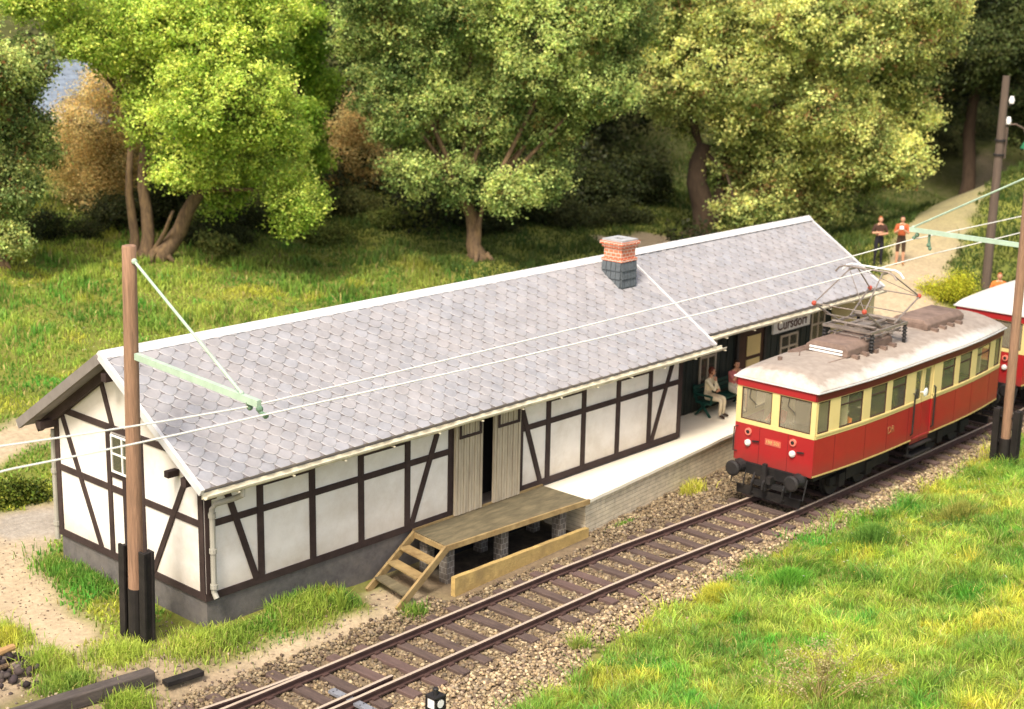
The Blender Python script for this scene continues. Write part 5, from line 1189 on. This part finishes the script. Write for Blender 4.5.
def tree(name, label, cat, base, s, lobes, trunks, pal, ncl, nl=22, lsize=.21, csig=.22, bark=None, group=None, limbs=True, tipc=None, dark=.25, front=.35, dj=.8):
    lsize *= .68; nl = int(nl*1.75); bx_, by_ = base; T = thing(name, label, cat, (bx_,by_,gz(bx_,by_)-.05), 0, group); o0 = Vector(T.location)
    LB = []; SUBL = []
    for j, l in enumerate(lobes):
        dxp, upp, rp = l[:3]; dep = l[3] if len(l) > 3 else (((j*.618) % 1)-.5)*2*dj*2.2
        big = rp > 33; c0 = o0+RIGHT*(dxp/s)+FWD*dep+Vector((0,0,upp/s)); LB.append((np.array(c0), rp/s*(.80 if big else .95)))
        if big:      # smaller sprays of foliage standing out of the big masses
            for _ in range(5):
                dv = (RIGHT*random.gauss(0,1)-FWD*abs(random.gauss(.3,.6))+Vector((0,0,random.gauss(.1,.9)))).normalized(); SUBL.append((np.array(c0+dv*(rp/s)*.72), rp/s*random.uniform(.30,.50)))
    q = MB()
    for tr in trunks:       # (dx0, dx1, up1, radius, depth)
        dx0, dx1, up1, r, dep = tr; p0 = o0+RIGHT*(dx0/s); p1 = o0+RIGHT*(dx1/s)+FWD*dep+Vector((0,0,up1/s)); H_ = (p1-p0).length
        pts = [p0-Vector((0,0,.3)), p0+Vector((0,0,.15))]+[p0.lerp(p1,t)+RIGHT*(.12*r/.3*math.sin(t*7+dx0)) + FWD*(.08*math.sin(t*5)) for t in (.2,.4,.6,.8,1)]
        q.tube(pts, [r*1.7,r*1.25,r,r*.92,r*.85,r*.75,r*.6], 11)
        for k in range(4):
            a = k*1.57+.5; q.tube([p0+Vector((math.cos(a)*r*2.3,math.sin(a)*r*2.3,-.12)), p0+Vector((math.cos(a)*r*.9,math.sin(a)*r*.9,.35))], [r*.25,r*.4], 6)
    q.build('trunk', bark or m_bark, T, smooth=True)
    if limbs:
        q = MB(); tops = [o0+RIGHT*(tr[1]/s)+FWD*tr[4]+Vector((0,0,tr[2]/s)) for tr in trunks]
        for c_, r_l in LB:
            c_ = Vector(c_); p = min(tops, key=lambda t_: (t_-c_).length); p = p-Vector((0,0,.2)); m_ = p.lerp(c_,.5)+Vector((random.uniform(-.3,.3),random.uniform(-.3,.3),.25))
            q.tube([p,m_,c_], [.13,.075,.035], 7)
            for _ in range(5):
                e = c_+Vector((random.gauss(0,1),random.gauss(0,1),random.gauss(0,.7))).normalized()*r_l*.85; q.tube([c_.lerp(m_,random.uniform(0,.5)), c_.lerp(e,.6)+Vector((0,0,.1)), e], [.045,.03,.012], 5)
        q.build('limb', bark or m_bark, T)
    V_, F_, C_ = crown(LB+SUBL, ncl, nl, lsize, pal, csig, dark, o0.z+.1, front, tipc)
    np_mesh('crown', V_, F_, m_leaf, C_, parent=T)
    return T
LIME = ((.22,.36,.035),(.82,.95,.20)); MID = ((.12,.20,.05),(.68,.80,.25)); OAK = ((.15,.22,.05),(.92,.96,.32)); BLUE = ((.12,.19,.055),(.70,.80,.26)); DARK = ((.018,.028,.010),(.07,.09,.025)); POP = ((.18,.33,.03),(.52,.70,.10)); FARG = ((.035,.055,.016),(.13,.165,.045))  # DARK and FARG carry the shade of the wood in the leaf colour
BROWN = ((.44,.31,.10),(.95,.78,.34)); OLIVE = ((.10,.10,.02),(.24,.22,.05))
tree('lime_tree', 'bright yellow green tree with two leaning trunks at the left behind the station', 'tree', (16.74,26.4), 24.8,
     [(95,165,70),(20,190,50),(-30,218,34),(118,105,48),(150,62,36),(60,105,40),(100,200,52),(50,262,66),(-10,262,55),(112,265,50),(-80,262,45),(75,65,26),(90,235,60),(132,150,28),(-62,210,20),(10,140,30),(-75,235,30)],
     [(-12,-12,110,.19,0),(0,2,120,.26,.3),(12,62,75,.34,.3),(4,34,52,.10,-.6)], LIME, 4000, 24, .20, .22)
tree('broad_tree', 'big mid green tree with one crooked trunk behind the middle of the roof', 'tree', (29.71,20.4), 22.7,
     [(-62,92,26),(66,82,26),(-85,160,40),(-52,116,34),(-12,80,32),(34,74,28),(62,138,44),(112,175,42),(0,170,66),(-72,215,60),(60,225,62),(132,235,50),(0,272,62),(-95,258,44),(-108,195,28),(125,272,50),(75,92,20),(-50,170,48)],
     [(4,-14,75,.34,0),(0,8,62,.13,-.3)], MID, 4300, 24, .21, .22, tipc=((.30,.22,.06),.05))
tree('oak_tree', 'large sunlit yellowish oak with dark trunk behind the right end of the roof', 'tree', (43.56,18.1), 20.1,
     [(30,34,26),(120,36,26),(60,44,30),(95,42,28),(145,62,32),(188,84,28),(20,72,30),(0,165,68),(-45,200,46),(55,112,56),(118,128,58),(178,155,46),(195,205,52),(100,220,72),(0,245,66),(190,262,54),(38,66,38),(92,62,36),(150,92,42),(205,125,26),(-58,248,44),(-30,130,36),(70,30,24),(-62,215,30),(225,235,30)],
     [(0,-4,95,.60,0),(6,30,105,.32,.4)], OAK, 4600, 24, .23, .25, bark=m_bark_dark, tipc=((.34,.20,.08),.08))
tree('hawthorn_tree', 'blue green leafy tree with brown twig tips at the left edge of the view', 'tree', (11.4,27.1), 26.2,
     [(-22,195,52),(-5,140,46),(5,90,38),(-30,62,44),(8,180,34),(8,40,18),(-60,130,50),(-40,235,40),(18,115,22),(28,208,24)],
     [(-15,-15,120,.25,0)], BLUE, 2700, 24, .19, .21, tipc=((.32,.16,.06),.09))
tree('poplar_tree', 'tall narrow bright green tree just right of the two trunk tree', 'tree', (26.6,28.5), 21.6,
     [(0,30,24),(4,62,27),(0,96,28),(5,130,28),(0,165,27),(4,200,26),(0,235,24)], [(0,0,200,.18,0)], POP, 1700, 24, .21, .20)
tree('tree', 'shaded green tree in the top right corner behind the telegraph pole', 'tree', (66,15.0), 16.5,
     [(0,150,50),(-45,130,36),(40,120,46),(-60,175,40),(10,200,50),(60,180,50),(-30,95,26),(70,80,40)], [(0,0,120,.4,0)], FARG, 1500, 22, .28, .30, bark=m_bark_dark)
# trees of the dark wood edge further back, each on its own
for k, (bx_, by_, sc, lab, pal) in enumerate((
    (48.0,31.5,17.0,'dark shaded tree behind the chimney side of the wood, between the two big trees',DARK),
    (41.0,36.5,18.0,'dim green tree standing behind the broad tree',FARG),
    (62.0,26.0,16.0,'dark tree filling the gap right behind the large oak',DARK),
    (72.0,22.5,15.0,'dark tree beyond the upper end of the sandy path',DARK),
    (33.0,41.0,18.5,'dim green tree behind the narrow bright tree',FARG),
    (29.5,41.0,19.5,'dim tree behind the bright two trunk tree',FARG),
    (77.0,12.0,15.0,'dark tree at the right edge beyond the telegraph pole',DARK))):
    tree('dark_tree', lab, 'tree', (bx_,by_), sc, [(0,150,62),(-50,120,46),(48,115,48),(-35,190,52),(40,195,54),(0,235,56),(-60,70,36),(62,62,38),(0,70,44)], [(0,0,110,.3,0)], pal, 1100, 20, .32, .34, bark=m_bark_dark, group='trees at the wood edge')
# bushes
def bush(name, label, base, s, lobes, pal, ncl, nl=26, lsize=.10, csig=.16, group=None):
    T = thing(name, label, 'bush', (base[0],base[1],gz(*base)-.05), 0, group); o0 = Vector(T.location); LB = []
    for j, (dxp, upp, rp) in enumerate(lobes): LB.append((np.array(o0+RIGHT*(dxp/s)+FWD*((((j*.618)%1)-.5)*1.2)+Vector((0,0,upp/s))), rp/s))
    q = MB()
    for k in range(9):
        c_, r_ = LB[k % len(LB)]; e = Vector(c_)+Vector((random.gauss(0,.4),random.gauss(0,.4),random.gauss(0,.3)))*r_; b_ = o0+Vector((random.uniform(-.2,.2),random.uniform(-.2,.2),-.1)); q.tube([b_, b_.lerp(e,.5)+Vector((0,0,.1)), e], [.035,.022,.008], 5)
    q.build('stem', m_bark, T)
    V_, F_, C_ = crown(LB, ncl, nl, lsize, pal, csig, .3, o0.z, .4); np_mesh('foliage', V_, F_, m_leaf, C_, parent=T)
    return T
bush('brown_bush', 'tall feathery golden brown bush between the left edge tree and the two trunk tree', (19.0,33.0), 23, [(5,85,38),(-24,55,38),(20,50,40),(0,25,38),(28,104,26),(12,124,22),(-14,102,22)], BROWN, 2000, 30, .085, .26)
bush('dark_bush', 'dark green bush at the foot of the golden brown bush', (18.6,30.6), 23.5, [(-10,14,26),(22,18,24),(45,30,26)], ((.03,.04,.012),(.09,.10,.03)), 520, 24, .13, .2)
bush('brown_bush', 'golden brown feathery bush half hidden left of the broad tree', (33.4,32.2), 19.7, [(8,62,22),(0,35,26),(-18,20,22),(20,18,24),(-8,55,20),(10,80,18)], BROWN, 900, 28, .09, .26)
bush('shrub', 'small light green shrub right of the leaning trunks', (19.7,25.5), 24.2, [(0,12,13),(10,8,10),(-8,18,9)], ((.12,.16,.03),(.30,.33,.09)), 150, 20, .15, .12)
bush('shrub', 'bright yellow green shrub beside the sandy path at the right', (40.5,3.5), 23.5, [(0,6,15),(-12,3,12),(14,9,13)], ((.36,.40,.03),(.72,.72,.06)), 360, 28, .07, .22)
bush('shrub', 'pale bramble thicket around the foot of the large oak', (44.6,15.6), 20, [(0,14,20),(22,16,20),(-18,10,15),(40,10,16)], ((.10,.09,.035),(.26,.22,.08)), 420, 24, .13, .2)
bush('shrub', 'low green hedge shrub between the sandy paths left of the gable', (1.0,10.6), 33, [(0,8,14),(-22,7,12),(20,9,13),(-40,6,12),(36,7,10)], ((.08,.13,.015),(.26,.30,.04)), 420, 26, .10, .13)
for k, (x, y, lab, pal, sc) in enumerate(((11.4,-7.3,'low dark green tuft on the bank in front of the railcar',((.06,.17,.02),(.16,.36,.04)),1.0),(15.2,-7.4,'dark green mound of grass left of the right mast',((.055,.13,.02),(.15,.27,.045)),1.25),
                               (18.2,-8.3,'olive weed clump below the right mast',((.14,.17,.03),(.30,.29,.07)),1.0),(9.9,-6.35,'yellow moss cushion at the edge of the ballast',((.30,.31,.04),(.46,.44,.06)),.8))):
    m_ = 1500; rr = np.minimum(np.abs(rng.normal(0,.55,m_)),1.4); tt = rng.uniform(0,6.283,m_); rx_ = .62*sc; px_, py_ = x+rx_*rr*np.cos(tt)*1.2, y+rx_*rr*np.sin(tt)*.8; z0 = gz(x,y)
    pz_ = ground_z(px_,py_)+bumpz(px_,py_)+.16*sc*np.maximum(0,1-rr*rr)
    o = blades('tuft', np.stack([px_,py_,pz_],-1), .26*sc*rng.uniform(.6,1.3,m_), rng.uniform(.012,.022,m_), lerp3(pal[0],pal[1],rng.uniform(0,1,m_))*1.6, .5, bend=(.5*rr*np.cos(tt),.5*rr*np.sin(tt)), loc=(x,y,z0)); tag(o, lab, 'grass tuft', 'tufts on the bank')
# dry weed in the foreground
wx, wy = 5.7, -11.5
W_ = thing('dry_weed', 'dry brown seeding weed standing in the grass at the bottom right', 'weed', (wx,wy,gz(wx,wy)))
q = MB(); tips = []
for k in range(17):
    a = random.uniform(-.9,1.1); b_ = Vector((random.uniform(-.12,.12),random.uniform(-.12,.12),0)); e = RIGHT*a*1.2+Vector((random.uniform(-.2,.2),random.uniform(-.2,.2),random.uniform(.7,1.5)*(1-.3*abs(a)))); m_ = b_.lerp(e,.5)+Vector((0,0,.12)); q.tube([b_,m_,e], [.014,.010,.005], 5)
    for t in np.linspace(.45,1,9): tips.append(np.array(b_.lerp(e,t)+Vector((random.gauss(0,.06),random.gauss(0,.06),.08+random.gauss(0,.04)))))
q.build('stem', mat('dry_stem', (.30,.23,.09), .9, .2, 5, .1), W_, local=True)
C = np.repeat(np.array(tips),14,0)+rng.normal(0,.05,(len(tips)*14,3))+np.array(W_.location); V_, F_, C_ = leaves(C, rng.normal(0,1,C.shape), rng.uniform(.03,.06,len(C)), lerp3((.34,.27,.09),(.70,.62,.34),rng.uniform(0,1,len(C))))
np_mesh('seed_head', V_, F_, m_leaf, C_, parent=W_)
# dark shrubs between the big trees, tree shade painted into their leaves
for k, (x, y, lab) in enumerate(((42.0,24.5,'dark shrub in the shade just left of the oak trunk'),(40.5,28.5,'dark shrub in the deep shade midway between the broad tree and the oak'),(37.5,28.0,'dark shrub in the shade right of the broad tree trunk'),(46.0,24.5,'dark shrub in the shade behind the oak trunk'),(44.5,29.5,'tallest dark shrub in the gap between the broad tree and the oak'),(36.0,24.8,'low dark shrub at the foot of the broad tree'))):
    bush('shrub', lab, (x,y), 20, [(0,14,20),(24,12,19),(-24,10,18),(8,32,18),(-14,30,16),(28,28,14)], ((.020,.030,.010),(.075,.095,.026)), 520, 22, .15, .22, 'dark shrubs in the shade')
# low scrub on the bank behind the station
SC_O = ((.05,.06,.016),(.20,.21,.06)); SC_D = ((.022,.030,.010),(.085,.10,.03)); SC_G = ((.07,.10,.02),(.26,.31,.07))  # SC_D has the tree shade painted into the scrub colour
for k, (x, y, lab, pal, sc) in enumerate((
    (20.3,27.2,'low dark scrub directly right of the leaning trunk in the shade',SC_D,1.0),(23.0,28.2,'dark scrub under the right half of the bright two trunk tree',SC_D,1.2),
    (26.2,29.2,'olive scrub at the right end of the shade of the bright tree',SC_O,1.0),(29.6,28.8,'olive scrub in front of the dry bush left of the broad tree',SC_O,1.1),
    (30.0,26.3,'mossy green scrub mound halfway between the dry bush and the crooked trunk',SC_G,.8),(25.4,25.6,'small mossy mound in the open meadow left of the crooked trunk',SC_G,.7),
    (14.9,30.6,'dark scrub at the foot of the left edge tree',SC_D,1.1),(33.6,23.8,'dark scrub just right of the crooked trunk',SC_D,.9),
    (38.5,22.8,'dark scrub left of the chimney in the hollow',SC_D,1.1),(41.6,22.2,'dark scrub behind the chimney in the hollow',SC_D,1.1),
    (56.5,18.4,'dark scrub left of the two people on the path',SC_D,1.3),(63.0,20.5,'dark scrub in the shade beyond the path bend',SC_D,1.6),(69.5,19.8,'dark scrub at the far end of the sandy path',SC_D,1.8),(74.0,19.0,'dark scrub furthest along the path under the trees',SC_D,1.8))):
    bush('shrub', lab, (x,y), 22/sc, [(0,8,15),(18,6,13),(-18,5,13),(32,4,11),(-30,3,10),(6,16,10)], pal, 330, 24, .10, .17, 'low scrub on the bank')
# far wood: one mass on the hillside, shade painted into its dark leaves
lob = []
for k in range(150):
    a = random.uniform(-55,62); d_ = random.uniform(70,96); p = CAM+FWD*(d_+28)+RIGHT*a*.95; zz = gz(p.x,p.y); lob.append((np.array((p.x,p.y,max(zz,0)+random.uniform(.5,7))), random.uniform(2.4,4.6)))
V_, F_, C_ = crown(lob, 5200, 16, .55, ((.010,.016,.007),(.040,.055,.016)), .6, .1, -5, .05)
o = np_mesh('far_wood', V_, F_, m_leaf, C_); tag(o, kind='stuff')
# undergrowth at the wood edge, its shade painted into the leaf colour
lob = []
for k in range(120):
    a = random.uniform(-34,44); d_ = random.uniform(70,92); p = CAM+FWD*d_+RIGHT*a; zz = gz(p.x,p.y)
    if p.y < 24 and p.x > 43: continue
    lob.append((np.array((p.x,p.y,zz+random.uniform(0,1.2))), random.uniform(.8,1.8)))
V_, F_, C_ = crown(lob, 2600, 16, .24, ((.014,.020,.008),(.060,.070,.02)), .35, .1, -5, .1)
o = np_mesh('undergrowth', V_, F_, m_leaf, C_); tag(o, kind='stuff')
# distant house with a blue grey slate roof
hx, hy_ = 25.9, 45.2; hz = gz(hx,hy_)-1.9
Hh = thing('house', 'distant house with blue grey slate roof glimpsed between the trees at the top left', 'house', (hx,hy_,hz), R(-8))
q = MB(); q.box(-4,4,-3,3,-1,3.2); q.prism([(-4,-3,3.201),(-4,3,3.201),(-4,0,5.6)], (8,0,0)); q.build('wall', m_plaster, Hh, local=True)
m_bs = brick_mat('blue_slate', (.19,.235,.30),(.23,.28,.35),(.12,.15,.20),.35,.22,.012,map_axis='SUM')
q = MB(); q.hexa([(-4.4,-3.5,2.9),(4.4,-3.5,2.9),(4.4,0,5.75),(-4.4,0,5.75),(-4.4,-3.5,3.05),(4.4,-3.5,3.05),(4.4,0,5.9),(-4.4,0,5.9)]); q.hexa([(-4.4,3.5,2.9),(4.4,3.5,2.9),(4.4,.001,5.75),(-4.4,.001,5.75),(-4.4,3.5,3.05),(4.4,3.5,3.05),(4.4,.001,5.9),(-4.4,.001,5.9)]); q.build('roof', m_bs, Hh, local=True)
for x in (-2,2):
    q = MB(); q.box(x-.5,x+.5,-3.05,-3.001,1,2.2); q.build('window', m_dark, Hh, local=True)
